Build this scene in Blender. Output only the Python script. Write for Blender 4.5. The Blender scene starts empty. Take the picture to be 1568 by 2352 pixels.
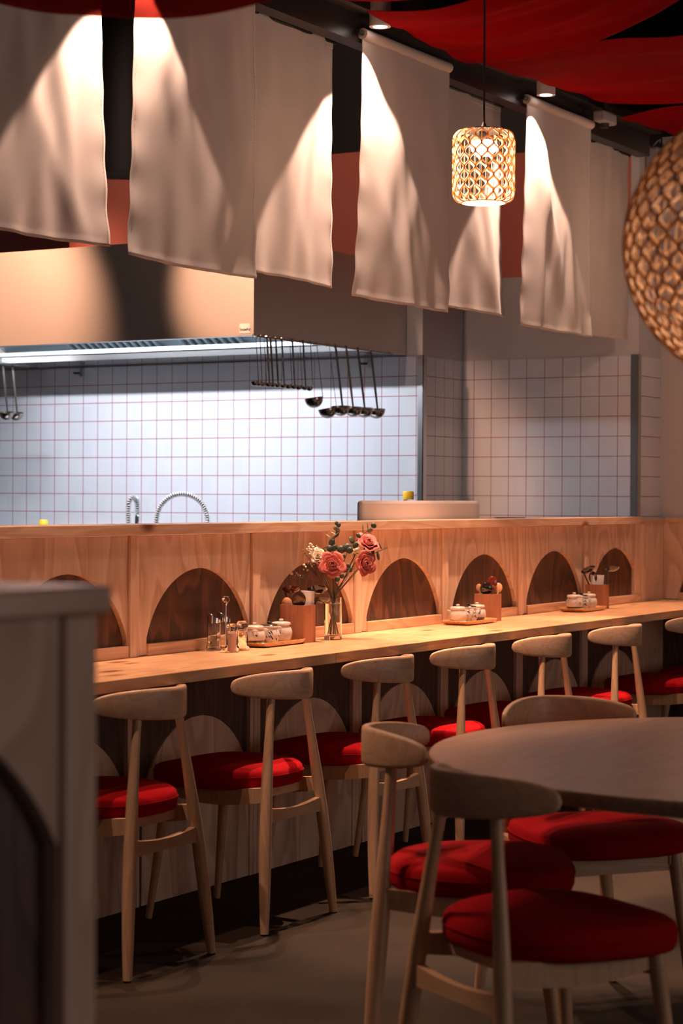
import bpy, bmesh, math, random
from mathutils import Vector, Matrix
random.seed(7)
S=bpy.context.scene
COL=S.collection
PI=math.pi
# ---------------------------------------------------------------- camera
F=4654.34; YAW=.5331; PIT=-.0075; ROL=.0054
CAM=Vector((0,0,1.307))
fw=Vector((math.cos(YAW)*math.cos(PIT),math.sin(YAW)*math.cos(PIT),math.sin(PIT)))
r0=Vector((math.sin(YAW),-math.cos(YAW),0)); u0=r0.cross(fw)
rt=r0*math.cos(ROL)+u0*math.sin(ROL); up=u0*math.cos(ROL)-r0*math.sin(ROL)
cam=bpy.data.cameras.new('camera'); co=bpy.data.objects.new('camera',cam); COL.objects.link(co)
M=Matrix((( rt.x,up.x,-fw.x,CAM.x),(rt.y,up.y,-fw.y,CAM.y),(rt.z,up.z,-fw.z,CAM.z),(0,0,0,1)))
co.matrix_world=M
cam.sensor_fit='VERTICAL'; cam.sensor_height=36; cam.lens=F/2352*36
cam.clip_start=.05; cam.clip_end=100
cam.dof.use_dof=True; cam.dof.focus_distance=7.0; cam.dof.aperture_fstop=4.7
S.camera=co
def at(x,y,d):
    return CAM+(fw+rt*((x-784)/F)-up*((y-1176)/F))*d
# ---------------------------------------------------------------- world and exposure
w=bpy.data.worlds.new('World'); S.world=w; w.use_nodes=True
bg=w.node_tree.nodes['Background']; bg.inputs[0].default_value=(.80,.64,.62,1); bg.inputs[1].default_value=.065
S.view_settings.view_transform='Standard'; S.view_settings.look='None'
S.view_settings.exposure=0; S.view_settings.gamma=1
S.view_settings.use_curve_mapping=False
WARM=(1,.65,.49)
SPOT_W=108; SPOT2_W=400; HOOD_W=260; LED_W=42; PEND_W=10; DOWN_W=22; WASH_W=48
# added unseen area light, brightens surfaces that face the room side
_l=bpy.data.lights.new('room_fill','AREA'); _l.shape='RECTANGLE'; _l.size=4; _l.size_y=2.2; _l.energy=40; _l.color=(1,.80,.74)
_o=bpy.data.objects.new('room_fill',_l); COL.objects.link(_o); _o.location=(5.0,-3.8,1.5); _o.rotation_euler=Vector((.6,7.2,-.1)).to_track_quat('-Z','Y').to_euler()
# ---------------------------------------------------------------- materials
def mat(name):
    m=bpy.data.materials.new(name); m.use_nodes=True
    nt=m.node_tree; b=nt.nodes['Principled BSDF']; return m,nt,b
def N(nt,t,**k):
    n=nt.nodes.new(t)
    for a,v in k.items(): setattr(n,a,v)
    return n
def plain(name,c,rough=.5,metal=0,**k):
    m,nt,b=mat(name); b.inputs['Base Color'].default_value=(*c,1); b.inputs['Roughness'].default_value=rough; b.inputs['Metallic'].default_value=metal
    # slight procedural mottling
    no=N(nt,'ShaderNodeTexNoise'); no.inputs['Scale'].default_value=k.get('ns',35); no.inputs['Detail'].default_value=3
    tc=N(nt,'ShaderNodeTexCoord'); nt.links.new(tc.outputs['Object'],no.inputs['Vector'])
    mx=N(nt,'ShaderNodeMix',data_type='RGBA',blend_type='MULTIPLY'); mx.inputs[0].default_value=k.get('mot',.12)
    mx.inputs[6].default_value=(*c,1); nt.links.new(no.outputs['Fac'],mx.inputs[7]); nt.links.new(mx.outputs[2],b.inputs['Base Color'])
    if 'trans' in k: b.inputs['Transmission Weight'].default_value=k['trans']
    if 'ior' in k: b.inputs['IOR'].default_value=k['ior']
    if 'coat' in k: b.inputs['Coat Weight'].default_value=k['coat']
    return m
def wood(name,light,dark,grain='Z',scale=1,rough=.5,contrast=1,knots=0,rings=9,fibre=.25,coat=0,fine=90,st=.75):
    m,nt,b=mat(name); L=nt.links.new
    tc=N(nt,'ShaderNodeTexCoord'); oi=N(nt,'ShaderNodeObjectInfo')
    add=N(nt,'ShaderNodeVectorMath',operation='ADD'); L(tc.outputs['Object'],add.inputs[0])
    mul=N(nt,'ShaderNodeVectorMath',operation='SCALE'); mul.inputs[0].default_value=(7,5,3); L(oi.outputs['Random'],mul.inputs[3]); L(mul.outputs[0],add.inputs[1])
    mp=N(nt,'ShaderNodeMapping'); L(add.outputs[0],mp.inputs[0])
    s=[5*scale]*3; i='XYZ'.index(grain); s[i]=st*scale; mp.inputs['Scale'].default_value=s
    n1=N(nt,'ShaderNodeTexNoise'); n1.inputs['Scale'].default_value=1; n1.inputs['Detail'].default_value=1.5; n1.inputs['Distortion'].default_value=.3; L(mp.outputs[0],n1.inputs['Vector'])
    m1=N(nt,'ShaderNodeMath',operation='MULTIPLY'); m1.inputs[1].default_value=rings; L(n1.outputs['Fac'],m1.inputs[0])
    m2=N(nt,'ShaderNodeMath',operation='FRACT'); L(m1.outputs[0],m2.inputs[0])
    cr=N(nt,'ShaderNodeValToRGB'); L(m2.outputs[0],cr.inputs[0])
    e=cr.color_ramp.elements; e[0].position=0; e[0].color=(*light,1); e[1].position=1; e[1].color=(*light,1)
    mid=tuple(l+(d-l)*.55*contrast for l,d in zip(light,dark)); dk=tuple(max(0,l+(d-l)*contrast) for l,d in zip(light,dark))
    x=cr.color_ramp.elements.new(.55); x.color=(*mid,1); x=cr.color_ramp.elements.new(.82); x.color=(*dk,1); x=cr.color_ramp.elements.new(.92); x.color=(*mid,1)
    mp2=N(nt,'ShaderNodeMapping'); L(add.outputs[0],mp2.inputs[0]); s=[fine]*3; s[i]=2.5; mp2.inputs['Scale'].default_value=s
    n2=N(nt,'ShaderNodeTexNoise'); n2.inputs['Scale'].default_value=1.5; n2.inputs['Detail'].default_value=4; L(mp2.outputs[0],n2.inputs['Vector'])
    mx=N(nt,'ShaderNodeMix',data_type='RGBA',blend_type='OVERLAY'); mx.inputs[0].default_value=fibre*2; L(cr.outputs[0],mx.inputs[6]); L(n2.outputs['Fac'],mx.inputs[7])
    out=mx.outputs[2]
    if knots:
        mp3=N(nt,'ShaderNodeMapping'); L(add.outputs[0],mp3.inputs[0]); s=[1.6*knots]*3; s[i]=.75*knots; mp3.inputs['Scale'].default_value=s
        v=N(nt,'ShaderNodeTexVoronoi'); v.inputs['Scale'].default_value=1.6; L(mp3.outputs[0],v.inputs['Vector'])
        c2=N(nt,'ShaderNodeValToRGB'); L(v.outputs['Distance'],c2.inputs[0]); c2.color_ramp.elements[0].position=.08; c2.color_ramp.elements[0].color=(.28,.13,.06,1); c2.color_ramp.elements[1].position=.17; c2.color_ramp.elements[1].color=(1,1,1,1)
        mk=N(nt,'ShaderNodeMix',data_type='RGBA',blend_type='MULTIPLY'); mk.inputs[0].default_value=.9; L(out,mk.inputs[6]); L(c2.outputs[0],mk.inputs[7]); out=mk.outputs[2]
    L(out,b.inputs['Base Color']); b.inputs['Roughness'].default_value=rough; b.inputs['Coat Weight'].default_value=coat; b.inputs['Coat Roughness'].default_value=.25
    bp=N(nt,'ShaderNodeBump'); bp.inputs['Strength'].default_value=.12; bp.inputs['Distance'].default_value=.002; L(n2.outputs['Fac'],bp.inputs['Height']); L(bp.outputs[0],b.inputs['Normal'])
    return m
PINE_L=(.72,.52,.39); PINE_D=(.54,.35,.24)
M_ply=wood('pine_plywood',PINE_L,PINE_D,'Z',1.0,.55,1.0,0,9,.10,st=1.35)
M_batten=wood('pine_batten',(.73,.51,.37),(.56,.35,.23),'Z',2.2,.5,.7,1.0,6,.2)
M_rail=wood('pine_rail',(.72,.46,.30),(.54,.30,.17),'X',2,.5,.7,1.5,7,.2)
M_top=wood('pine_worktop',(.86,.49,.26),(.62,.30,.13),'X',2.4,.32,.7,2.3,7,.2,coat=.25)
M_capy=wood('pine_capping',(.70,.46,.32),(.52,.29,.17),'X',2,.28,.7,2.6,7,.2)
M_stain=wood('dark_stained_plywood',(.042,.018,.011),(.16,.06,.03),'Z',1.3,.45,.8,0,8,.2,st=1.4)
M_stain2=wood('blackened_plywood',(.06,.035,.025),(.12,.07,.045),'Z',1.5,.5,.8,0,9,.3)
M_beech=wood('pale_beech',(.60,.36,.21),(.47,.26,.13),'Z',2,.42,.6,0,7,.12)
M_beechx=wood('pale_beech_crosswise',(.62,.38,.23),(.50,.28,.15),'X',2,.42,.6,0,7,.12)
M_tab=wood('table_veneer',(.50,.30,.20),(.38,.21,.13),'X',1.5,.3,.6,0,8,.2,coat=.3)
M_box=wood('cherry_wood_box',(.42,.17,.09),(.32,.11,.05),'Z',3,.45,.6,0,6,.15)
M_tray=wood('bamboo_tray',(.62,.33,.14),(.42,.18,.07),'X',6,.35,.8,0,8,.15,coat=.3)
M_spoonl=wood('light_wood_spoon',(.62,.33,.18),(.5,.25,.12),'Z',4,.4,.5,0,5,.1)
M_lacquer=plain('dark_lacquer',(.018,.012,.010),.12,coat=.8)
M_lacquer_red=plain('red_brown_lacquer',(.14,.022,.012),.14,coat=.8)
M_lacquer_brown=plain('brown_lacquer',(.07,.022,.013),.2,coat=.6)
M_black=plain('black_paint',(.012,.010,.009),.6)
M_beam=plain('black_beam',(.022,.018,.016),.35)
M_white=plain('white_wall_paint',(.54,.51,.51),.85,mot=.06,ns=4)
M_redlight=plain('red_light_paint',(.62,.17,.12),.7,mot=.08,ns=5)  # red light cast on the upper walls and duct, put into the colour
M_chrome=plain('chrome',(.8,.8,.8),.08,1,mot=.02)
M_ladle=plain('ladle_steel',(.36,.31,.27),.22,1,mot=.05)
M_steel=plain('edge_steel',(.55,.55,.55),.3,1,mot=.05)
M_glass=plain('clear_glass',(1,1,1),.02,trans=1,ior=1.45,mot=0)
M_water=plain('water',(.93,.97,.90),.0,trans=1,ior=1.33,mot=0)
M_paper=plain('white_paper',(.85,.78,.74),.8)
M_board=plain('white_plastic_board',(.78,.68,.62),.45,mot=.03)
M_yellow=plain('yellow_plastic',(.85,.62,.03),.4)
M_spring=plain('pale_spring_steel',(.62,.64,.65),.35,.45)
M_rubber=plain('black_rubber',(.02,.02,.02),.7)
M_grey=plain('grey_plastic',(.30,.30,.31),.5)
M_counter=plain('kitchen_steel_counter',(.45,.47,.5),.3,1)
def fabric(name,c,bump=.3,scale=700,sheen=.3,rough=.9,transl=0,var=.15):
    m,nt,b=mat(name); L=nt.links.new
    tc=N(nt,'ShaderNodeTexCoord')
    n=N(nt,'ShaderNodeTexNoise'); n.inputs['Scale'].default_value=scale; n.inputs['Detail'].default_value=2; L(tc.outputs['Object'],n.inputs['Vector'])
    n2=N(nt,'ShaderNodeTexNoise'); n2.inputs['Scale'].default_value=6; n2.inputs['Detail'].default_value=3; L(tc.outputs['Object'],n2.inputs['Vector'])
    mx=N(nt,'ShaderNodeMix',data_type='RGBA',blend_type='MULTIPLY'); mx.inputs[0].default_value=var; mx.inputs[6].default_value=(*c,1); L(n.outputs['Fac'],mx.inputs[7])
    L(mx.outputs[2],b.inputs['Base Color']); b.inputs['Roughness'].default_value=rough; b.inputs['Sheen Weight'].default_value=sheen; b.inputs['Specular IOR Level'].default_value=.12
    bp=N(nt,'ShaderNodeBump'); bp.inputs['Strength'].default_value=bump; bp.inputs['Distance'].default_value=.001; L(n.outputs['Fac'],bp.inputs['Height']); L(bp.outputs[0],b.inputs['Normal'])
    if transl:
        t=N(nt,'ShaderNodeBsdfTranslucent'); t.inputs[0].default_value=(*c,1); ms=N(nt,'ShaderNodeMixShader'); ms.inputs[0].default_value=transl
        L(b.outputs[0],ms.inputs[1]); L(t.outputs[0],ms.inputs[2]); L(ms.outputs[0],nt.nodes['Material Output'].inputs[0])
    return m
M_linen=fabric('beige_linen',(.64,.55,.50),.25,900,.2,.95,.12)
M_seat=fabric('red_upholstery',(.36,.001,.004),.25,900,.0,.9)
M_petalp=plain('coral_petals',(.68,.17,.13),.6,mot=.25,ns=60)
M_petalw=plain('cream_petals',(.80,.66,.50),.6,mot=.2,ns=60)
M_stem=plain('flower_stem',(.07,.055,.03),.6)
M_leaf=plain('eucalyptus_leaf',(.055,.075,.05),.5,mot=.3)
M_leafp=plain('pale_leaf_underside',(.26,.26,.19),.6,mot=.3)
M_gyp=plain('baby_breath_blossom',(.75,.62,.48),.8)
def drape_mat(name,see):
    m,nt,b=mat(name); L=nt.links.new
    b.inputs['Roughness'].default_value=.85; b.inputs['Specular IOR Level'].default_value=.05
    tc=N(nt,'ShaderNodeTexCoord'); mp=N(nt,'ShaderNodeMapping'); mp.inputs['Scale'].default_value=(14,1.2,1); L(tc.outputs['Object'],mp.inputs[0])
    n=N(nt,'ShaderNodeTexNoise'); n.inputs['Scale'].default_value=1.2; n.inputs['Detail'].default_value=3; L(mp.outputs[0],n.inputs['Vector'])
    cr=N(nt,'ShaderNodeValToRGB'); cr.color_ramp.elements[0].color=(.22,.001,.002,1); cr.color_ramp.elements[1].color=(.42,.003,.004,1); L(n.outputs['Fac'],cr.inputs[0]); L(cr.outputs[0],b.inputs['Base Color'])
    t=N(nt,'ShaderNodeBsdfTranslucent'); t.inputs[0].default_value=(.5,.004,.004,1)
    tr=N(nt,'ShaderNodeBsdfTransparent'); tr.inputs[0].default_value=(1,.35,.3,1)
    a=N(nt,'ShaderNodeMixShader'); a.inputs[0].default_value=.45; L(b.outputs[0],a.inputs[1]); L(t.outputs[0],a.inputs[2])
    c=N(nt,'ShaderNodeMixShader'); c.inputs[0].default_value=see; L(a.outputs[0],c.inputs[1]); L(tr.outputs[0],c.inputs[2])
    L(c.outputs[0],nt.nodes['Material Output'].inputs[0]); return m
M_drape=drape_mat('red_drape_cloth',.0); M_voile=drape_mat('sheer_red_voile',.3)
def tile_mat(name,axis,phase,zph,tile,grout,lw=.0034):
    m,nt,b=mat(name); L=nt.links.new
    g=N(nt,'ShaderNodeNewGeometry'); sp=N(nt,'ShaderNodeSeparateXYZ'); L(g.outputs['Position'],sp.inputs[0])
    ds=[]
    for o,ph in ((sp.outputs['XYZ'.index(axis)],phase),(sp.outputs[2],zph)):
        a=N(nt,'ShaderNodeMath',operation='SUBTRACT'); L(o,a.inputs[0]); a.inputs[1].default_value=ph-50
        c=N(nt,'ShaderNodeMath',operation='MODULO'); L(a.outputs[0],c.inputs[0]); c.inputs[1].default_value=.1
        d=N(nt,'ShaderNodeMath',operation='SUBTRACT'); L(c.outputs[0],d.inputs[0]); d.inputs[1].default_value=.05
        e=N(nt,'ShaderNodeMath',operation='ABSOLUTE'); L(d.outputs[0],e.inputs[0]); ds.append(e)
    mx=N(nt,'ShaderNodeMath',operation='MAXIMUM'); L(ds[0].outputs[0],mx.inputs[0]); L(ds[1].outputs[0],mx.inputs[1])
    gt=N(nt,'ShaderNodeMath',operation='GREATER_THAN'); L(mx.outputs[0],gt.inputs[0]); gt.inputs[1].default_value=.05-lw/2
    # per-tile tint
    sn=N(nt,'ShaderNodeVectorMath',operation='SNAP'); L(g.outputs['Position'],sn.inputs[0]); sn.inputs[1].default_value=(.1,.1,.1)
    wn=N(nt,'ShaderNodeTexWhiteNoise'); L(sn.outputs[0],wn.inputs['Vector'])
    tm=N(nt,'ShaderNodeMix',data_type='RGBA'); tm.inputs[6].default_value=(*tile,1); tm.inputs[7].default_value=(*[t*.95 for t in tile],1); L(wn.outputs['Value'],tm.inputs[0])
    cm=N(nt,'ShaderNodeMix',data_type='RGBA'); L(gt.outputs[0],cm.inputs[0]); L(tm.outputs[2],cm.inputs[6]); cm.inputs[7].default_value=(*grout,1)
    L(cm.outputs[2],b.inputs['Base Color'])
    rm=N(nt,'ShaderNodeMath',operation='MULTIPLY_ADD'); L(gt.outputs[0],rm.inputs[0]); rm.inputs[1].default_value=.5; rm.inputs[2].default_value=.28; L(rm.outputs[0],b.inputs['Roughness'])
    bp=N(nt,'ShaderNodeBump',invert=True); bp.inputs['Strength'].default_value=.5; bp.inputs['Distance'].default_value=.001; L(gt.outputs[0],bp.inputs['Height']); L(bp.outputs[0],b.inputs['Normal'])
    return m
TL=(.66,.66,.69); GR=(.30,.012,.03)
M_tile_b=tile_mat('white_tiles_back','Y',7.4548,1.9164,TL,GR)
M_tile_f=tile_mat('white_tiles_far','Y',4.7464,1.9164,TL,GR,.003)
M_tile_s=tile_mat('white_tiles_return','X',9.0926,1.9164,TL,GR,.003)
def floor_mat():
    m,nt,b=mat('polished_concrete'); L=nt.links.new
    tc=N(nt,'ShaderNodeTexCoord'); n=N(nt,'ShaderNodeTexNoise'); n.inputs['Scale'].default_value=2.2; n.inputs['Detail'].default_value=9; n.inputs['Roughness'].default_value=.65; L(tc.outputs['Object'],n.inputs['Vector'])
    cr=N(nt,'ShaderNodeValToRGB'); cr.color_ramp.elements[0].position=.35; cr.color_ramp.elements[0].color=(.019,.012,.007,1); cr.color_ramp.elements[1].position=.7; cr.color_ramp.elements[1].color=(.040,.026,.015,1)
    L(n.outputs['Fac'],cr.inputs[0]); L(cr.outputs[0],b.inputs['Base Color']); b.inputs['Roughness'].default_value=.75; b.inputs['Specular IOR Level'].default_value=.2; return m
M_floor=floor_mat()
def steel_mat(name,c,rough,axis,metal=1):
    m,nt,b=mat(name); L=nt.links.new
    b.inputs['Metallic'].default_value=metal
    tc=N(nt,'ShaderNodeTexCoord'); mp=N(nt,'ShaderNodeMapping'); s=[300,300,300]; s['XYZ'.index(axis)]=3; mp.inputs['Scale'].default_value=s; L(tc.outputs['Object'],mp.inputs[0])
    n=N(nt,'ShaderNodeTexNoise'); n.inputs['Scale'].default_value=1; L(mp.outputs[0],n.inputs['Vector'])
    cr=N(nt,'ShaderNodeValToRGB'); cr.color_ramp.elements[0].color=(*[x*.9 for x in c],1); cr.color_ramp.elements[1].color=(*c,1); L(n.outputs['Fac'],cr.inputs[0]); L(cr.outputs[0],b.inputs['Base Color'])
    b.inputs['Roughness'].default_value=rough
    bp=N(nt,'ShaderNodeBump'); bp.inputs['Strength'].default_value=.08; bp.inputs['Distance'].default_value=.001; L(n.outputs['Fac'],bp.inputs['Height']); L(bp.outputs[0],b.inputs['Normal'])
    return m
M_hood=steel_mat('brushed_hood_steel',(.74,.66,.60),.42,'Y',.5)
M_galv=steel_mat('galvanised_filter_steel',(.55,.6,.62),.35,'Y')
def emis(name,c,s):
    m,nt,b=mat(name); b.inputs['Base Color'].default_value=(*c,1); b.inputs['Emission Color'].default_value=(*c,1); b.inputs['Emission Strength'].default_value=s; return m
M_bulb=emis('glowing_bulb',(1,.86,.68),14)
M_lens=emis('lit_downlight_lens',(1,.86,.74),9)
M_led=emis('led_tube',(.85,.93,1),5)
def rattan_mat(name,c,t):
    m,nt,b=mat(name); L=nt.links.new
    b.inputs['Base Color'].default_value=(*c,1); b.inputs['Roughness'].default_value=.6
    no=N(nt,'ShaderNodeTexNoise'); no.inputs['Scale'].default_value=60
    cr=N(nt,'ShaderNodeValToRGB'); cr.color_ramp.elements[0].color=(*[x*.6 for x in c],1); cr.color_ramp.elements[1].color=(*c,1); L(no.outputs['Fac'],cr.inputs[0]); L(cr.outputs[0],b.inputs['Base Color'])
    tr=N(nt,'ShaderNodeBsdfTranslucent'); tr.inputs[0].default_value=(*c,1); ms=N(nt,'ShaderNodeMixShader'); ms.inputs[0].default_value=t
    L(b.outputs[0],ms.inputs[1]); L(tr.outputs[0],ms.inputs[2]); L(ms.outputs[0],nt.nodes['Material Output'].inputs[0]); return m
M_rattan=rattan_mat('woven_paper_cord',(.80,.50,.26),.35)
M_rattan2=rattan_mat('woven_rattan',(.62,.36,.18),.35)
def pot_mat(name,kind):
    m,nt,b=mat(name); L=nt.links.new
    b.inputs['Roughness'].default_value=.18; b.inputs['Coat Weight'].default_value=.5
    base=(.66,.58,.52,1)
    tc=N(nt,'ShaderNodeTexCoord'); sp=N(nt,'ShaderNodeSeparateXYZ'); L(tc.outputs['Object'],sp.inputs[0])
    n=N(nt,'ShaderNodeTexNoise'); n.inputs['Scale'].default_value=350; L(tc.outputs['Object'],n.inputs['Vector'])
    c0=N(nt,'ShaderNodeValToRGB'); c0.color_ramp.elements[0].position=.28; c0.color_ramp.elements[0].color=(.30,.20,.14,1); c0.color_ramp.elements[1].position=.36; c0.color_ramp.elements[1].color=base; L(n.outputs['Fac'],c0.inputs[0])
    mask=None
    # a painted motif: voronoi leaves wrapped round the belly
    at2=N(nt,'ShaderNodeMath',operation='ARCTAN2'); L(sp.outputs[1],at2.inputs[0]); L(sp.outputs[0],at2.inputs[1])
    cb=N(nt,'ShaderNodeCombineXYZ'); 
    k={'leaves':(2.1,75),'sprig':(1.2,60),'dot':(1.2,60)}[kind]
    ma=N(nt,'ShaderNodeMath',operation='MULTIPLY'); ma.inputs[1].default_value=k[0]; L(at2.outputs[0],ma.inputs[0])
    mz=N(nt,'ShaderNodeMath',operation='MULTIPLY'); mz.inputs[1].default_value=k[1]; L(sp.outputs[2],mz.inputs[0])
    ad=N(nt,'ShaderNodeMath',operation='ADD'); L(mz.outputs[0],ad.inputs[0]); L(ma.outputs[0],ad.inputs[1])
    L(ma.outputs[0],cb.inputs[0]); L(ad.outputs[0],cb.inputs[1])
    v=N(nt,'ShaderNodeTexVoronoi'); v.inputs['Scale'].default_value=1.25; L(cb.outputs[0],v.inputs['Vector'])
    lt=N(nt,'ShaderNodeMath',operation='LESS_THAN'); L(v.outputs['Distance'],lt.inputs[0]); lt.inputs[1].default_value={'leaves':.30,'sprig':.16,'dot':.18}[kind]
    zr=N(nt,'ShaderNodeMapRange',interpolation_type='LINEAR'); 
    z1=N(nt,'ShaderNodeMath',operation='LESS_THAN'); L(sp.outputs[2],z1.inputs[0]); z1.inputs[1].default_value=.047
    z2=N(nt,'ShaderNodeMath',operation='GREATER_THAN'); L(sp.outputs[2],z2.inputs[0]); z2.inputs[1].default_value=.008
    a=N(nt,'ShaderNodeMath',operation='MULTIPLY'); L(lt.outputs[0],a.inputs[0]); L(z1.outputs[0],a.inputs[1])
    a2=N(nt,'ShaderNodeMath',operation='MULTIPLY'); L(a.outputs[0],a2.inputs[0]); L(z2.outputs[0],a2.inputs[1])
    mx=N(nt,'ShaderNodeMix',data_type='RGBA'); L(a2.outputs[0],mx.inputs[0]); L(c0.outputs[0],mx.inputs[6]); mx.inputs[7].default_value={'leaves':(.012,.04,.07,1),'sprig':(.22,.03,.015,1),'dot':(.012,.03,.07,1)}[kind]
    out=mx.outputs[2]
    if kind=='dot':
        z3=N(nt,'ShaderNodeMath',operation='LESS_THAN'); L(sp.outputs[2],z3.inputs[0]); z3.inputs[1].default_value=.018
        m3=N(nt,'ShaderNodeMix',data_type='RGBA'); L(z3.outputs[0],m3.inputs[0]); L(out,m3.inputs[6]); m3.inputs[7].default_value=(.045,.035,.02,1); out=m3.outputs[2]
    L(out,b.inputs['Base Color']); return m
POTM={k:pot_mat('glazed_pot_'+k,k) for k in ('leaves','sprig','dot')}
M_potlid=plain('glazed_lid',(.66,.56,.47),.2,coat=.5)
M_potdark=plain('dark_glazed_lid',(.035,.03,.025),.2,coat=.5)
# ---------------------------------------------------------------- mesh helpers
class MB:
    def __init__(s): s.v=[]; s.f=[]
    def add(s,vs,fs):
        o=len(s.v); s.v+= [tuple(v) for v in vs]; s.f+=[tuple(i+o for i in f) for f in fs]; return s
    def box(s,a,b,bev=0):
        x0,y0,z0=a; x1,y1,z1=b
        if x0>x1:x0,x1=x1,x0
        if y0>y1:y0,y1=y1,y0
        if z0>z1:z0,z1=z1,z0
        if not bev:
            return s.add([(x0,y0,z0),(x1,y0,z0),(x1,y1,z0),(x0,y1,z0),(x0,y0,z1),(x1,y0,z1),(x1,y1,z1),(x0,y1,z1)],[(0,3,2,1),(4,5,6,7),(0,1,5,4),(1,2,6,5),(2,3,7,6),(3,0,4,7)])
        bm=bmesh.new(); bmesh.ops.create_cube(bm,size=1)
        for v in bm.verts: v.co=Vector(((x0+x1)/2+v.co.x*(x1-x0),(y0+y1)/2+v.co.y*(y1-y0),(z0+z1)/2+v.co.z*(z1-z0)))
        bmesh.ops.bevel(bm,geom=bm.edges[:],offset=bev,segments=2,affect='EDGES',profile=.5)
        return s.frombm(bm)
    def frombm(s,bm):
        bm.verts.index_update(); s.add([v.co[:] for v in bm.verts],[[v.index for v in f.verts] for f in bm.faces]); bm.free(); return s
    def prism(s,pts,a,b,ax='Y'):
        n=len(pts)
        def P(p,h):
            if ax=='Y': return (p[0],h,p[1])
            if ax=='X': return (h,p[0],p[1])
            return (p[0],p[1],h)
        vs=[P(p,a) for p in pts]+[P(p,b) for p in pts]
        return s.add(vs,[tuple(range(n)),tuple(range(2*n-1,n-1,-1))]+[(i,i+n,(i+1)%n+n,(i+1)%n) for i in range(n)])
    def tube(s,path,rad,n=12,cap=True,squash=None):
        P=[Vector(p) for p in path]; m=len(P)
        if not hasattr(rad,'__len__'): rad=[rad]*m
        rings=[]; prev=None
        for i,p in enumerate(P):
            t=(P[min(i+1,m-1)]-P[max(i-1,0)])
            t=t.normalized() if t.length>1e-9 else Vector((0,0,1))
            if prev is None:
                a=Vector((1,0,0)) if abs(t.x)<.8 else Vector((0,1,0)); e=(a-t*a.dot(t)).normalized()
            else: e=(prev-t*prev.dot(t)).normalized()
            prev=e; g=t.cross(e)
            rings.append([p+(e*math.cos(2*PI*k/n)*(squash[0] if squash else 1)+g*math.sin(2*PI*k/n)*(squash[1] if squash else 1))*rad[i] for k in range(n)])
        vs=[v for r in rings for v in r]; fs=[]
        for i in range(m-1):
            for k in range(n): fs.append((i*n+k,i*n+(k+1)%n,(i+1)*n+(k+1)%n,(i+1)*n+k))
        if cap: fs+= [tuple(range(n-1,-1,-1)),tuple((m-1)*n+k for k in range(n))]
        return s.add(vs,fs)
    def lathe(s,prof,c=(0,0,0),n=32,axis=None,sx=1,sy=1):
        vs=[];fs=[];m=len(prof)
        for r,z in prof:
            for k in range(n):
                vs.append((c[0]+r*math.cos(2*PI*k/n)*sx,c[1]+r*math.sin(2*PI*k/n)*sy,c[2]+z))
        for i in range(m-1):
            for k in range(n): fs.append((i*n+k,i*n+(k+1)%n,(i+1)*n+(k+1)%n,(i+1)*n+k))
        if prof[0][0]>1e-5: fs.append(tuple(range(n-1,-1,-1)))
        if prof[-1][0]>1e-5: fs.append(tuple((m-1)*n+k for k in range(n)))
        return s.add(vs,fs)
    def grid(s,fn,nu,nv,closeu=False):
        vs=[fn(i/(nu-1) if not closeu else i/nu,j/(nv-1)) for i in range(nu) for j in range(nv)]
        fs=[]
        for i in range(nu-(0 if closeu else 1)):
            i2=(i+1)%nu
            for j in range(nv-1): fs.append((i*nv+j,i2*nv+j,i2*nv+j+1,i*nv+j+1))
        return s.add(vs,fs)
    def build(s,name,m,parent=None,smooth=None,loc=None,merge=False):
        me=bpy.data.meshes.new(name); me.from_pydata(s.v,[],s.f); me.update()
        bm=bmesh.new(); bm.from_mesh(me)
        bmesh.ops.remove_doubles(bm,verts=bm.verts,dist=1e-6)
        bmesh.ops.recalc_face_normals(bm,faces=bm.faces); bm.to_mesh(me); bm.free()
        if smooth:
            me.polygons.foreach_set('use_smooth',[True]*len(me.polygons)); me.set_sharp_from_angle(angle=math.radians(smooth))
        me.materials.append(m)
        o=bpy.data.objects.new(name,me); COL.objects.link(o)
        if parent: o.parent=parent
        if loc: o.location=loc
        return o
def solid(o,t,offset=0):
    md=o.modifiers.new('thick','SOLIDIFY'); md.thickness=t; md.offset=offset; return o
def subd(o,l=1):
    md=o.modifiers.new('sub','SUBSURF'); md.levels=l; md.render_levels=l; return o
def tag(o,label=None,cat=None,group=None,kind=None):
    if label:o['label']=label
    if cat:o['category']=cat
    if group:o['group']=group
    if kind:o['kind']=kind
    return o
def thing(name,label,cat,loc=(0,0,0),rz=0,group=None):
    o=bpy.data.objects.new(name,None); COL.objects.link(o); o.empty_display_size=.05
    o.location=loc; o.rotation_euler=(0,0,rz); return tag(o,label,cat,group)
def st(o,label=None,cat=None): return tag(o,label,cat,kind='structure')
def copytree(root,label,loc,rz):
    def cp(o,p):
        c=o.copy(); COL.objects.link(c); c.parent=p
        if p is None: c.location=loc; c.rotation_euler=(0,0,rz); c['label']=label
        for ch in list(o.children): cp(ch,c)
        return c
    return cp(root,None)
def spot(parent,loc,W,size,blend,aim=(0,0,-1),col=WARM,r=.02,name='lamp_light'):
    l=bpy.data.lights.new(name,'SPOT'); l.energy=W; l.color=col; l.spot_size=math.radians(size); l.spot_blend=blend; l.shadow_soft_size=r
    o=bpy.data.objects.new(name,l); COL.objects.link(o); o.parent=parent; o.location=loc
    o.rotation_euler=Vector(aim).to_track_quat('-Z','Y').to_euler(); return o
def point(parent,loc,W,col,r=.03,name='lamp_light'):
    l=bpy.data.lights.new(name,'POINT'); l.energy=W; l.color=col; l.shadow_soft_size=r
    o=bpy.data.objects.new(name,l); COL.objects.link(o); o.parent=parent; o.location=loc; return o
def BX(name,a,b,m,parent=None,bev=0): return MB().box(a,b,bev).build(name,m,parent)
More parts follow.
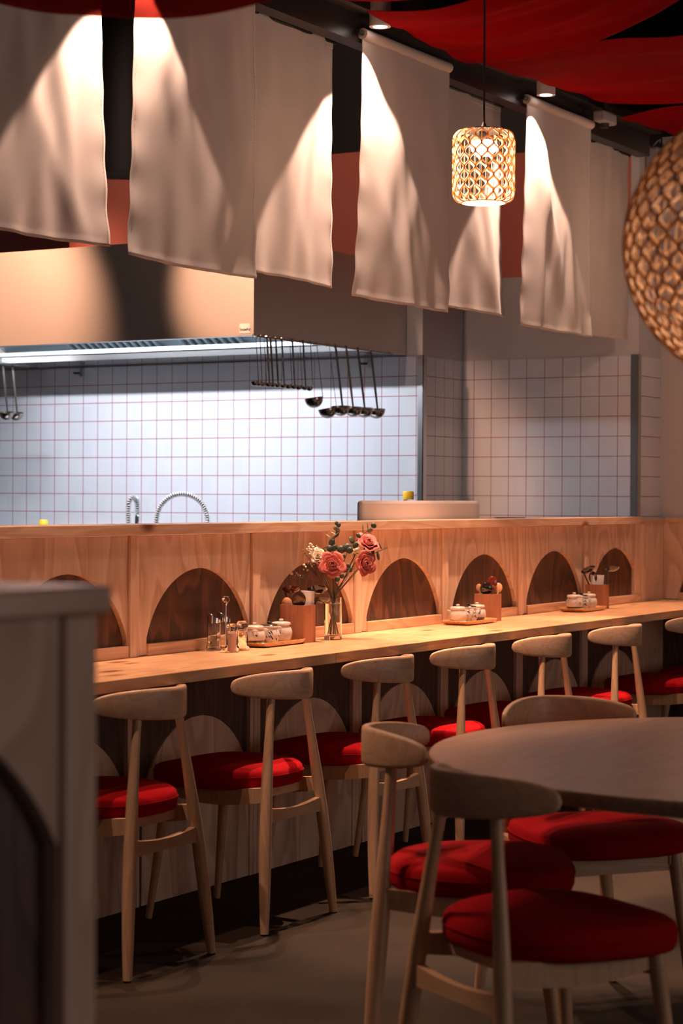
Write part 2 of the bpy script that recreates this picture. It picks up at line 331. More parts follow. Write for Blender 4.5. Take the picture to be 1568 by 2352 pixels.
# ---------------------------------------------------------------- room shell
st(BX('floor',(-1,-4,-.1),(9.8,9,0),M_floor),'brown-grey polished concrete floor under chairs and table','floor')
XB=8.961; XF=9.386; XW=9.69
st(BX('ceiling',(-1,-4,3.95),(9.8,9,4.05),M_black),'black ceiling above the red drapes','ceiling')
# back kitchen wall (tiled strip, red light painted as a band, black top)
def wall_stack(name,fn,bands,label):
    root=thing(name,label,'wall'); st(root)
    for nm,z0,z1,m,off in bands:
        a,b=fn(z0,z1,off); BX(nm,a,b,m,root)
    return root
wall_stack('wall_back',lambda a,b,o:((XB+.005*o,4.85,a),(XB+.12,9,b)),[('tiled_area',0,2.015,M_tile_b,0),('white_painted_area',2.015,2.435,M_white,1),('red_light_band',2.435,3.07,M_redlight,1),('black_painted_band',3.07,3.95,M_black,1)],'back kitchen wall of white square tiles with red grout, red light painted as a band above')
wall_stack('wall_far',lambda a,b,o:((XF+.005*o,3.885 if a==2.435 else 3.84,a),(XW+.1,4.82,b)),[('tiled_area',0,2.015,M_tile_f,0),('white_painted_area',2.015,2.435,M_white,1),('red_light_band',2.435,3.07,M_redlight,1),('black_painted_band',3.07,3.95,M_black,1)],'recessed kitchen end wall in shaded white tiles right of the steel corner trim')
st(BX('trim_5',(XF+.005,3.84,2.435),(XW+.1,3.8848,3.07),M_white),'white painted wall end strip above the far tiles','trim')
wall_stack('wall_return',lambda a,b,o:((XB,4.817+.004*o,a),(XF,4.85,b)),[('tiled_area',0,2.015,M_tile_s,0),('white_painted_area',2.015,3.07,M_white,1),('black_painted_band',3.07,3.95,M_black,1)],'narrow tiled return wall between the two kitchen walls')
wall_stack('wall_right',lambda a,b,o:((XW,-4,a),(XW+.1,3.84,b)),[('white_painted_area',0,3.14,M_white,0),('black_painted_band',3.14,3.95,M_black,0)],'white painted wall at the far right end of the counter')
st(BX('wall_left',(-1,8.9,0),(9.1,9,3.95),M_white),'white kitchen side wall beyond the sinks','wall')
# trims
t=MB(); t.box((XB-.006,4.81,0),(XB-.0005,4.845,2.02)); t.box((XB-.006,4.811,0),(XB+.03,4.8168,2.02)); st(t.build('trim_1',M_steel),'vertical steel corner trim where the lit tiles end','trim')
t=MB(); t.box((XF-.005,3.842,0),(XF-.0005,3.875,2.02)); t.box((XF-.005,3.834,0),(XF+.03,3.8395,2.02)); st(t.build('trim_2',M_steel),'vertical steel edge trim at the right end of the shaded tiles','trim')
# ---------------------------------------------------------------- counter front
def arch_pts(cx,a,R,zc,zb,n=28):
    ze=zc+math.sqrt(max(R*R-a*a,0)); th0=math.asin(min(1,a/R))
    pts=[(cx-a,zb)]
    for i in range(n+1):
        th=-th0+2*th0*i/n; pts.append((cx+R*math.sin(th),zc+R*math.cos(th)))
    pts.append((cx+a,zb)); return pts
YC=3.825
PX0=5.192; PW=.7038
cf=thing('bar_counter','long pine counter front with dark arch insets below the ledge','counter front',(0,0,0))
for i in range(-3,6):
    x0=PX0+PW*i; x1=x0+PW
    cx=x0+.352
    pa=MB(); ar=arch_pts(cx,.30,.317,.752,.80)
    pa.prism([(x0+.003,.80)]+ar+[(x1-.050,.80),(x1-.050,1.18),(x0+.003,1.18)],YC-.012,YC+.006)
    p=pa.build('arch_panel',M_ply,cf)
    q=MB().box((x0+.003,YC+.0065,.78),(x1-.05,YC+.014,1.16)).build('arch_inset',M_stain,p); tag(q,'dark stained arch inset')
    MB().box((x0+.052,YC-.020,.7975),(x1-.053,YC+.004,.834),.0015).build('bottom_rail',M_rail,p)
    MB().box((x1-.047,YC-.022,.7975),(x1-.001,YC+.006,1.181),.0015).build('batten',M_batten,cf)
    # below the worktop
    lo=MB().box((x0+.003,YC,.0),(x1-.05,YC+.012,.77)).build('lower_panel',M_stain2,cf); tag(lo,'dark lower panel')
    ar2=arch_pts(cx,.315,.317,.262,.0)
    l2=MB().prism(ar2,YC-.008,YC).build('lower_arch',M_ply,lo); tag(l2,'pale plywood half-round arch')
    b=MB(); b.box((x1-.047,YC-.014,0),(x1-.026,YC+.006,.762),.001); b.box((x1-.024,YC-.014,0),(x1-.001,YC+.006,.762),.001); b.build('lower_batten',M_batten,cf)
    b=MB(); b.box((x0+.004,YC-.012,0),(x0+.02,YC-.0005,.762),.001); b.build('lower_stile',M_batten,cf)
MB().box((3.08,YC+.014,0),(9.38,YC+.05,1.16)).build('backing_board',M_stain2,cf)
tag(MB().box((2.9,3.775,1.182),(9.285,3.915,1.217),.002).build('counter_ledge',M_capy),'pine capping board running along the top of the counter front','ledge')
wt=thing('worktop','long glossy pine worktop with knots where the condiments stand','worktop',(0,0,.7795))
MB().box((5.705,3.385,-.0175),(8.0,3.83-.008,.0175),.0025).build('board',M_top,wt)
MB().box((8.0015,3.385,-.0175),(XW-.028,3.83-.026,.0175),.0025).build('board',M_top,wt)
MB().box((3.0,3.385,-.0175),(5.7035,3.83-.008,.0175),.0025).build('board',M_top,wt)
for ch in wt.children: ch.location=(0,0,0)
# end wainscot
we=thing('wainscot','pine wainscot covering the wall end beyond the counter ledge','wainscot',(0,0,0))
MB().box((9.30,3.812,0),(XW-.012,3.833,1.205)).build('side_board',M_batten,we)
MB().box((9.29,3.80,1.19),(XW-.012,3.8335,1.206)).build('capping',M_rail,we)
cy=3.40
ar=[(p[0],p[1]) for p in arch_pts(cy,.33,.335,.76,.80)]
MB().prism([(cy-.42,.80)]+ar+[(3.811,.80),(3.811,1.205),(cy-.42,1.205)],XW-.020,XW-.006,'X').build('arch_panel',M_ply,we)
MB().box((XW-.0055,2.95,.0),(XW-.001,3.81,1.2)).build('arch_inset',M_stain,we)
MB().box((XW-.024,3.07,.7975),(XW-.006,3.73,.834)).build('bottom_rail',M_rail,we)
MB().box((XW-.026,2.3,1.19),(XW-.001,3.80,1.21)).build('capping',M_rail,we)
MB().prism([(2.3,0),(2.975,0),(2.975,1.19),(2.3,1.19)],XW-.020,XW-.006,'X').build('side_board',M_ply,we)
MB().box((XW-.02,2.98,0),(XW-.0056,3.81,.762)).build('lower_panel',M_stain2,we)
# ---------------------------------------------------------------- foreground partition
fp=thing('low_partition','blurred pine half wall with arch inset at the left foreground','partition',(0,0,0))
XP=1.752; YP=1.345
ar=arch_pts(1.393,.2995,.344,.765,.27)
pts=[(1.06,.27)]+ar+[(1.6935,.27),(1.6935,1.178),(1.06,1.178)]
MB().prism(pts,YP,YP+.018).build('arch_panel',M_ply,fp)
MB().box((1.06,YP+.0185,.02),(1.70,YP+.03,1.178)).build('arch_inset',M_stain,fp)
MB().box((1.06,YP,.0),(1.6935,YP+.018,.269)).build('bottom_rail',M_rail,fp)
MB().box((1.697,YP-.006,0),(XP,YP+.13,1.178),.003).build('end_post',M_batten,fp)
MB().box((1.01,YP-.004,0),(1.058,YP+.13,1.178),.003).build('end_post',M_batten,fp)
MB().box((1.06,YP+.031,0),(1.696,YP+.13,1.176)).build('core',M_ply,fp)
MB().box((.99,YP-.014,1.180),(XP+.016,YP+.145,1.210),.004).build('capping',wood('glossy_pine_capping',(.70,.46,.32),(.52,.29,.17),'X',2,.25,.7,2.6,7,.1,coat=1),fp)
# ---------------------------------------------------------------- beam and drop ceiling over the noren
st(BX('trim_3',(2.5,3.785,2.995),(XF-.003,3.852,3.10),M_beam),'black steel beam carrying the cloth curtains','beam')
st(BX('trim_4',(2.5,3.72,3.10),(XF-.003,3.92,3.95),M_black),'black bulkhead above the curtain beam','bulkhead')
# ---------------------------------------------------------------- extractor hood
HX=7.555; HY0=4.916; HY1=7.221; HZ0=2.022; HZ1=2.47
h=thing('extractor_hood','large brushed steel kitchen extractor hood over the back wall','hood',(HX,HY0,HZ0))
def hb(nm,a,b,m,bev=0,par=None):
    mb=MB().box(a,b,bev); mb.v=[(v[0]-HX,v[1]-HY0,v[2]-HZ0) for v in mb.v]; return mb.build(nm,m,par or h)
hb('front_panel',(HX,HY0,HZ0),(HX+.012,HY1,HZ1),M_hood)
hb('side_panel',(HX+.0125,HY0,HZ0),(XB-.002,HY0+.012,HZ1),M_hood)
hb('side_panel',(HX+.0125,HY1-.012,HZ0),(XB-.002,HY1,HZ1),M_hood)
hb('top_panel',(HX+.013,HY0+.0125,HZ1-.012),(XB-.002,HY1-.0125,HZ1),M_galv)
lp=MB(); lp.box((HX+.012,HY0+.012,HZ0),(HX+.05,HY1-.012,HZ0+.008)); lp.box((HX+.05,HY0+.012,HZ0),(XB-.003,HY0+.05,HZ0+.008)); lp.box((HX+.05,HY1-.06,HZ0-.002),(XB-.1,HY1-.012,HZ0+.008))
lp.v=[(v[0]-HX,v[1]-HY0,v[2]-HZ0) for v in lp.v]; lp.build('lip',M_galv,h)
tr=hb('drip_trough',(8.56,HY0+.05,HZ0+.000),(XB-.003,HY1-.02,HZ0+.03),plain('glossy_trough',(.75,.78,.8),.15,1,mot=.02))
hb('trough_edge',(8.54,HY0+.05,HZ0+.034),(8.60,HY1-.02,HZ0+.055),M_galv)
# filter bank sloping up toward the room
fa=Vector((8.60,0,HZ0+.06)); fb=Vector((8.0,0,HZ0+.38))
pl=MB(); pl.add([(fa.x,HY0+.02,fa.z),(fb.x,HY0+.02,fb.z),(fb.x,HY1-.02,fb.z),(fa.x,HY1-.02,fa.z)],[(0,1,2,3)]); pl.v=[(v[0]-HX,v[1]-HY0,v[2]-HZ0) for v in pl.v]
solid(pl.build('filter_backing',M_galv,h),.004)
for k,(y0,y1) in enumerate(((5.02,5.50),(5.62,6.02),(6.14,6.74))):
    fl=MB(); n=int((y1-y0)/.045)
    for j in range(n):
        y=y0+(j+.5)*(y1-y0)/n
        d=(fb-fa); nrm=Vector((-d.z,0,d.x)).normalized()
        if nrm.z>0: nrm=-nrm
        p0=fa+d*.03+nrm*.012; p1=fa+d*.6+nrm*.012
        fl.tube([(p0.x,y,p0.z),(p1.x,y,p1.z)],.011,8)
    fl.v=[(v[0]-HX,v[1]-HY0,v[2]-HZ0) for v in fl.v]; fl.build('baffle_filter',M_galv,h,smooth=40)
ls=hb('led_tube',(8.00,5.0,HZ0+.225),(8.03,HY1-.12,HZ0+.24),M_led)
al=bpy.data.lights.new('led_light','AREA'); al.shape='RECTANGLE'; al.size=2.1; al.size_y=.03; al.energy=LED_W; al.color=(.84,.89,1)
ao=bpy.data.objects.new('led_light',al); COL.objects.link(ao); ao.parent=h; ao.location=(8.015-HX,6.06-HY0,.218)
ao.rotation_euler=Matrix(((0,-math.cos(.45),-math.sin(.45)),(1,0,0),(0,-math.sin(.45),math.cos(.45)))).to_euler()
# orientation: emit down and toward the tiled wall
dv=Vector((.45,0,-.89)).normalized(); xa=Vector((0,1,0)); za=-dv; ya=za.cross(xa)
ao.rotation_euler=Matrix(((xa.x,ya.x,za.x),(xa.y,ya.y,za.y),(xa.z,ya.z,za.z))).to_euler()
# sticker with writing
sk=MB().box((-.0012,.008,.02),(0,.063,.062)).build('sticker',plain('sticker_white',(.85,.8,.76),.5),h,loc=(0,.012,-.008))
def text(body,size,loc,m,par,rot,name='lettering'):
    cu=bpy.data.curves.new(name,'FONT'); cu.body=body; cu.size=size; cu.extrude=.0004; cu.offset=size*.02; cu.align_x='LEFT'
    o=bpy.data.objects.new(name,cu); COL.objects.link(o)
    dg=bpy.context.evaluated_depsgraph_get(); me=bpy.data.meshes.new_from_object(o.evaluated_get(dg)); bpy.data.objects.remove(o)
    q=bpy.data.objects.new(name,me); COL.objects.link(q); me.materials.clear(); me.materials.append(m); q.parent=par; q.location=loc; q.rotation_euler=rot; return q
# facing -X, reading direction toward -Y
RX=(PI/2,0,-PI/2)
M_ink=plain('black_ink',(.02,.015,.02),.5); M_blue=plain('blue_ink',(.03,.07,.35),.5); M_inkr=plain('red_ink',(.4,.05,.04),.5)
text('Inox',.019,(-.0018,.060,.030),M_ink,sk,RX); text('Air',.019,(-.0018,.0265,.030),M_blue,sk,RX)
# exhaust duct on the hood
d=thing('exhaust_duct','round steel exhaust duct rising from the hood behind the left curtain','duct',(8.45,6.35,2.47))
MB().lathe([(.24,0),(.24,.44)],n=40).build('pipe',M_redlight,d,smooth=40)  # red light falling on the pipe is put into its colour
MB().lathe([(.25,0),(.255,.01),(.255,.03),(.25,.04)],(0,0,.44),40).build('collar',M_rubber,d,smooth=40)
MB().lathe([(.235,0),(.235,1.0)],(0,0,.48),40).build('upper_pipe',M_black,d,smooth=40)
# ladle rails
def rail(y,x0,x1,label):
    r=thing('hanging_rail',label,'rail',(0,y,0))
    MB().tube([(x0,0,2.018),(x1,0,2.018)],.004,8).build('bar',M_ladle,r,smooth=60)
    b=MB()
    for x in (x0+.03,x1-.02): b.tube([(x,0,2.02),(x,.02 if y<6 else -.02,2.03)],.003,8)
    b.build('bracket',M_ladle,r)
rail(HY0-.012,7.57,8.80,'thin steel rail along the right lower edge of the hood')
rail(HY1-.03,8.3,8.85,'thin steel rail along the left lower edge of the hood')
def ladle(x,y,L,R,label,group,drift=.1,rz=0,wid=.0055):
    t=thing('ladle',label,'ladle',(x,y,2.022),rz,group)
    c,s_=math.cos(-rz),math.sin(-rz); lx=c*rt.x-s_*rt.y; ly=s_*rt.x+c*rt.y; lx*=drift*L; ly*=drift*L
    full=[(0,-.006,-.012)]+[(0,-.007*math.cos(PI*k/5),.007*math.sin(PI*k/5)) for k in range(6)]+[(lx*q,.007+ly*q,-q*L) for q in (.1,.35,.7,.93,1)]
    vs=[];fs=[]
    for i,p in enumerate(full):
        wv=wid*(.8 if i<7 else (1 if i<10 else .8))
        vs+=[(p[0]-wv,p[1],p[2]),(p[0]+wv,p[1],p[2]),(p[0]+wv,p[1]+.002,p[2]),(p[0]-wv,p[1]+.002,p[2])]
        if i:
            o=4*(i-1)
            for k in range(4): fs.append((o+k,o+(k+1)%4,o+4+(k+1)%4,o+4+k))
    fs+=[(0,1,2,3),tuple(len(vs)-4+k for k in (3,2,1,0))]
    MB().add(vs,fs).build('handle',M_ladle,t)
    prof=[]; D=1.0
    for k in range(11):
        a=PI/2*k/10; prof.append((max(.0001,R*math.sin(a)),-R*D*math.cos(a)))
    rim=[(R*1.04,.001),(R*1.04,.003),(R*.96,.003)]
    inner=[(max(.0001,r*.95),z*.95) for r,z in reversed(prof[:-1])]
    o=MB().lathe(prof+rim+inner,(0,0,0),28).build('bowl',M_ladle,t,smooth=50)
    o.location=(lx,.007+ly-R*.98,-L-.004); o.rotation_euler=(.16,0,0)
    return t
import bisect
bigs=[(723,735),(752,757),(769.5,787),(795,812),(821.4,840),(850.8,868)]
ordn=['nearest','second','third','fourth','fifth','farthest']
def rail_x(px,Y,z=2.018):
    k=(px-784)/F; n=(fw+rt*k).cross(up); p=Vector((0,Y,z))-CAM
    return -(p.dot(n))/n.x
for i,(a,b_) in enumerate(bigs):
    x=rail_x(a,HY0-.012)
    ladle(x,HY0-.012,(.255,.30,.288,.288,.288,.288)[i],.043,'large steel ladle, %s of the six on the hood rail'%ordn[i],'large ladles on the hood rail',.12,rz=(3.5,3.6,-1.25,-1.0,-1.1,-1.2)[i])
smalls=[583.5,592.5,602,611.6,620.5,632.3,645.7,661,670,684.3,695,708.9]
for i,a in enumerate(smalls):
    x=rail_x(a,HY0-.012); wide=i in (3,4,5,6,8,10)
    ladle(x,HY0-.012,.205,.0165,'small long-handled steel ladle in the row under the hood corner','small ladles under the hood corner',.06,rz=(-1.1+random.uniform(-.2,.2)) if wide else 3.5+random.uniform(-.2,.2),wid=.0042 if wide else .003)
for i,a in enumerate((6,28)):
    x=rail_x(a,HY1-.03)
    ladle(x,HY1-.03,.265,.040,['steel ladle hanging at the left edge of the picture','steel ladle hanging just right of the leftmost ladle'][i],'ladles on the left rail',.10,rz=-1.0)
# wall clips
for x,y,z,l in ((XB,6.955,1.985,'small black clip on the tiles beside the left ladles'),(XB,5.12,1.985,'small black clip on the tiles behind the large ladles')):
    c=thing('wall_clip',l,'clip',(x,y,z)); MB().box((-.02,-.012,-.02),(0,.012,.025),.002).build('base',M_steel,c); MB().tube([(-.012,.0,0),(-.03,.045,0)],.006,8).build('hook',M_rubber,c)
# ---------------------------------------------------------------- kitchen counter, faucets, board, bottle
kc=thing('kitchen_counter','steel kitchen counter hidden behind the bar ledge','counter',(0,0,0))
MB().box((8.2,4.60,0),(XB-.002,8.8,.86)).build('cabinet',M_counter,kc); MB().box((8.15,4.58,.861),(XB-.002,8.8,.90),.003).build('countertop',M_counter,kc)
k2=thing('side_counter','steel counter in the recess under the shaded tiles','counter',(0,0,0)); MB().box((9.0,3.9,0),(XF-.002,4.80,.86)).build('cabinet',M_counter,k2); MB().box((8.98,3.9,.861),(XF-.002,4.81,.90),.003).build('countertop',M_counter,k2)
bc=thing('prep_counter','steel prep shelf behind the ledge carrying the white board','counter',(0,0,0))
MB().box((4.0,3.92,0),(8.6,4.5,1.10)).build('cabinet',M_counter,bc); MB().box((4.0,3.918,1.101),(8.62,4.52,1.14),.003).build('countertop',M_counter,bc)
def faucet(x,y,top,span,ang,label):
    f_=thing('spring_faucet',label,'faucet',(x,y,.90),ang)
    hh=top-.90
    MB().lathe([(.025,0),(.025,.03),(.014,.04),(.012,.2)],n=20).build('base',M_chrome,f_,smooth=40)
    path=[(0,0,.2)]; R=span/2
    path+=[(0,0,hh-R*1.0)]
    for k in range(17):
        a=PI*k/16; path.append((R-R*math.cos(a),0,hh-R+R*math.sin(a)))
    path.append((span,0,hh-R-.05))
    MB().tube(path,.007,10).build('hose',M_rubber,f_,smooth=60)
    # spring coil
    P=[Vector(p) for p in path]; lens=[0]
    for i in range(1,len(P)): lens.append(lens[-1]+(P[i]-P[i-1]).length)
    T=lens[-1]; coil=[]; turns=int(T/.0115)
    for j in range(turns*8):
        s=T*j/(turns*8); i=max(0,min(len(P)-2,bisect.bisect(lens,s)-1)); tt=(s-lens[i])/(lens[i+1]-lens[i]); c=P[i].lerp(P[i+1],tt); dd=(P[i+1]-P[i]).normalized()
        e=Vector((0,1,0)); g=dd.cross(e); a=2*PI*j/8; coil.append(c+(e*math.cos(a)+g*math.sin(a))*.0125)
    MB().tube(coil,.0028,6).build('spring',M_spring,f_,smooth=60)
    MB().lathe([(.010,0),(.014,.01),(.013,.09),(.009,.1)],(span,0,hh-R-.15),16).build('spray_head',M_chrome,f_,smooth=40)
    return f_
faucet(8.5,6.30,1.298,.085,.05,'chrome spring faucet rising above the ledge, seen nearly end on')
faucet(8.5,6.12,1.318,.265,-1.15,'chrome spring faucet with a wide arching hose')
bd_=MB().box((6.814,3.925,1.1405),(7.828,3.955,1.293),.012).build('plastic_board',M_board); tag(bd_,'long white plastic board standing on edge behind the ledge','board')
bt=thing('spice_bottle','clear bottle with yellow cap behind the white board','bottle',(8.6,4.70,.90))
MB().lathe([(.03,0),(.032,.01),(.032,.33),(.026,.38),(.024,.395)],n=24).build('body',M_glass,bt,smooth=50)
MB().lathe([(.026,.396),(.027,.40),(.027,.43),(.024,.436)],n=24).build('cap',M_yellow,bt,smooth=40)
bt=thing('spice_bottle','bottle tip with yellow cap just showing over the ledge at left','bottle',(8.6,6.94,.90))
MB().lathe([(.03,0),(.032,.01),(.032,.20),(.026,.24)],n=24).build('body',M_glass,bt,smooth=50)
MB().lathe([(.024,.241),(.024,.270),(.02,.275)],n=24).build('cap',M_yellow,bt,smooth=40)
tg=thing('black_tray','flat black tray lying on the far counter right of the white board','tray',(9.2,4.45,1.18))
MB().box((-.16,-.28,0),(.16,.28,.02),.004).build('base',M_rubber,tg); MB().lathe([(.05,.021),(.09,.03)],n=24).build('dish',M_board,tg)
MB().box((9.02,4.15,.901),(9.36,4.75,1.179)).build('raised_shelf',M_counter,k2)
# ---------------------------------------------------------------- noren
def noren(x0,x1,y,z0,z1,label,seed,roll,flare0=0,flare1=0,amp=1.0):
    t=thing('noren_panel',label,'curtain',(x0,y,z1),0,'beige linen noren panels')
    rnd=random.Random(seed); W=x1-x0; H=z1-z0
    ws=[(rnd.uniform(.2,.9),rnd.uniform(.1,.9),rnd.uniform(-1.2,1.2),rnd.uniform(.03,.07),rnd.uniform(.25,.55),rnd.uniform(.004,.012)) for _ in range(13)]
    ph=rnd.uniform(0,6)
    def fn(u,v):
        # v: 0 top .. 1 bottom
        x=W*u; z=-H*v
        x+= (-flare0*(1-u)+flare1*u)*v**2.2
        yy=.010*math.sin(u*5+ph)*v+.006*math.sin(u*11+ph*2+v*1.5)*v
        for (cu,cv,an,wd,ln,am) in ws:
            du=(u-cu)*W; dv=(v-cv)*H; a=du*math.cos(an*.5)+dv*math.sin(an*.5); b=-du*math.sin(an*.5)+dv*math.cos(an*.5)
            yy-=am*amp*math.exp(-(a/wd)**2-(b/ln)**2)
        # puckers by the stitched hems
        e=min(u,1-u)*W
        yy+=.0035*math.exp(-e/.05)*math.sin(v*38+seed)*v*amp
        eb=(1-v)*H
        yy+=.004*math.exp(-eb/.10)*math.sin(u*30+seed)*amp
        if e<.012 or eb<.014: yy-=.0015
        z+=.012*math.sin(u*PI)*v*(1 if seed%2 else -1)*.5
        return (x,yy,z)
    g=MB().grid(fn,61,91); o=g.build('cloth',M_linen,t,smooth=80); solid(o,.0022)
    if roll:
        MB().tube([(0,-.002,-.004),(W*.5,-.002,-.006),(W,-.002,-.004)],.021,16,squash=(1,1)).build('rod_pocket',M_linen,t,smooth=60)
    else:
        MB().box((0,-.006,-.03),(W,.004,.0),.002).build('top_hem',M_linen,t)
    MB().tube([(-.035,-.002,-.003),(W+.02,-.002,-.003)],.009,10).build('rod',M_black,t,smooth=60)
    # stitched hem line
    for side in (0,1):
        sti=MB()
        u=.017 if side==0 else .983
        for k in range(70):
            v=.06+k*.94/70
            p=fn(u,v); q=fn(u,min(1,v+.006)); sti.tube([(p[0],p[1]-.0016,p[2]),(q[0],q[1]-.0016,q[2])],.0007,4)
        sti.build('stitching',M_linen,t)
    return t
NF=3.77; NB=3.873
for x0,lab,sd in ((3.69,'front noren panel at the far left edge of the picture',3),(5.10,'wide front noren panel left of the middle, marked by a cone of light',4),(6.52,'front noren panel directly left of the small woven pendant',8),(7.935,'front noren panel just right of the small woven pendant',12)):
    noren(x0,x0+.69,NF,2.05,3.03,lab,sd,True,.05,.02)
for x0,x1,lab,sd in ((4.40,5.065,'left noren panel whose right hem hangs over the hood',6),(5.79,6.475,'back noren panel overlapped at its left, covering the hood corner',9),(7.16,7.89,'back noren panel half hidden behind the small woven pendant',5),(8.58,9.31,'dim back noren panel nearest the white pillar',10)):
    noren(x0,x1,NB,2.085,3.0,lab,sd,False,.02,.03 if x1<9 else 0.01)
# ---------------------------------------------------------------- downlights
for x,lab in ((3.66,'white cylinder downlight above the far left curtain'),(5.08,'white cylinder downlight above the wide left curtain'),(6.523,'lit white cylinder downlight at the top middle beside a red drape'),(7.976,'lit white cylinder downlight to the right, above the last curtains')):
    t=thing('downlight',lab,'lamp',(x,3.695,3.045),0,'cylinder downlights along the beam')
    MB().lathe([(.040,.0),(.040,.085),(.0401,.086)],n=32).build('housing',plain('white_housing',(.7,.68,.66),.4),t,smooth=40)
    MB().lathe([(.040,-.002),(.040,0),(.028,0),(.027,-.002)],n=32).build('rim',plain('rim_white',(.8,.76,.72),.4),t,smooth=40)
    MB().lathe([(.0265,-.0022),(.0001,-.0026)],n=32).build('lens',M_lens,t)
    MB().tube([(0,.0,.086),(0,.03,.09)],.012,8).build('bracket',M_black,t)
    spot(t,(0,0,-.012),SPOT_W,76,.12,r=.012)
# downlights above the stools, high under the drapes
for x,z,wf,lab in ((3.3,2.96,.2,'downlight left of the nearest chairs, above the frame'),(4.72,2.96,.22,'downlight over the nearest chair, above the frame'),(6.235,3.072,1,'downlight in the slit between the first two red drapes'),(7.19,3.055,1,'downlight in the slit at the black gap between drapes'),(8.625,3.125,.6,'downlight in the slit before the lowest red drape')):
    t=thing('downlight',lab,'lamp',(x,3.42,z),0,'cylinder downlights over the chairs')
    MB().lathe([(.030,.0),(.030,.09)],n=32).build('housing',M_black,t,smooth=40); MB().lathe([(.024,-.001),(.0001,-.0014)],n=32).build('lens',M_lens,t)
    MB().tube([(0,0,.09),(0,0,3.945-z)],.006,8).build('stem',M_black,t)
    spot(t,(0,0,-.012),SPOT2_W*wf,54,.35,aim=(0,-.16,-1),col=(1,.58,.38),r=.02)
# added unseen kitchen spots, standing in for reflected glows on the hood
for x,y,aim,lab,sz,wf in ((6.0,6.6,(7.555,6.42,2.20),'added kitchen spot for the glow on the left of the hood',46,1),(6.3,5.02,(7.555,5.04,2.30),'added kitchen spot for the glow on the right of the hood',29,1.05)):
    t=thing('added_kitchen_spot',lab,'lamp',(x,y,3.02),0,'added kitchen spots')
    MB().lathe([(.045,.0),(.045,.10)],n=32).build('housing',M_black,t,smooth=40); MB().lathe([(.03,-.001),(.0001,-.0014)],n=32).build('lens',M_lens,t)
    MB().tube([(0,0,.10),(0,0,.925)],.006,8).build('stem',M_black,t)
    spot(t,(0,0,-.03),HOOD_W*wf,sz,.8,aim=(aim[0]-x,aim[1]-y,aim[2]-3.0),col=(1,.53,.33),r=.04)
t=thing('added_kitchen_spot','added kitchen spot brightening the red-tinted wall above the hood','lamp',(7.3,4.9,3.62),0,'added kitchen spots')  # unseen spot added to brighten the upper kitchen wall
MB().lathe([(.045,.0),(.045,.10)],n=32).build('housing',M_black,t,smooth=40); MB().lathe([(.03,-.001),(.0001,-.0014)],n=32).build('lens',M_lens,t)
MB().tube([(0,0,.10),(0,0,.33)],.006,8).build('stem',M_black,t)
spot(t,(0,0,-.012),WASH_W,110,.6,aim=(1.5,.35,-.9),r=.05)
# ---------------------------------------------------------------- woven pendants
def woven(parent,prof,n,periods,rad,amp,m,z0,z1,samples,rod=.0012,wid=3.0):
    """prof(t)->(r,z) for t in 0..1; zigzag strands between vertical rods"""
    mb=MB(); step=2*PI/n
    for k in range(n):
        path=[]
        for j in range(samples+1):
            t=j/samples; r,z=prof(t); a=(k+.5)*step+(1 if k%2 else -1)*step*.5*amp*math.cos(2*PI*periods*t)
            path.append((r*math.cos(a),r*math.sin(a),z))
        mb.tube(path,rad,4,cap=False)
    mb.build('weave',m,parent,smooth=70)
    mb=MB()
    for k in range(n):
        a=k*step; path=[]
        for j in range(25):
            r,z=prof(j/24); path.append((r*.985*math.cos(a),r*.985*math.sin(a),z))
        mb.tube(path,rod,4,cap=False)
    mb.build('ribs',m,parent,smooth=70)
def small_pendant(x,y,ztop,label):
    t=thing('pendant_lamp',label,'lamp',(x,y,ztop),0,'small woven pendants')
    R=.1045; Hh=.243
    def prof(u):
        # u 0 top..1 bottom ; rounded shoulders
        z=-Hh*u; e=min(u,1-u)*Hh; c=.035
        r=R if e>c else R-.030*(1-math.sqrt(max(0,1-((c-e)/c)**2)))
        return (r,z)
    woven(t,prof,32,4.5,.0034,1,M_rattan,0,0,64,.0012)
    mb=MB(); mb.lathe([(.073,.002),(.076,0),(.073,-.002)],n=40); mb.lathe([(.001,.001),(.075,.0),(.075,.003),(.001,.004)],n=40); mb.build('top_disc',M_rubber,t,smooth=40)
    mb=MB(); mb.lathe([(.0745,-Hh-.003),(.077,-Hh),(.0745,-Hh+.003),(.072,-Hh),(.0745,-Hh-.003)],n=40); mb.build('bottom_ring',M_rattan,t,smooth=40)
    MB().lathe([(.016,-.03),(.016,.0),(.014,.004),(.008,.02),(.004,.03)],n=20).build('socket',M_rubber,t,smooth=40)
    MB().lathe([(.0001,-.085),(.025,-.082),(.042,-.068),(.048,-.05),(.042,-.036),(.016,-.03)],n=24).build('bulb',M_bulb,t,smooth=60)
    MB().tube([(0,0,.03),(0,0,3.94-ztop)],.0038,8).build('cord',M_rubber,t,smooth=60)
    point(t,(0,0,-.125),PEND_W,(1,.72,.52),.022)
    spot(t,(0,0,-.10),DOWN_W*(1 if x<7 else .5),124,.5,r=.04)
    return t
pc=at(1111,301,6.9)
small_pendant(pc.x,pc.y,pc.z,'small lit cylindrical woven pendant hanging on a long black cord')
small_pendant(8.75,3.10,pc.z,'woven pendant over the far chairs, outside the frame')
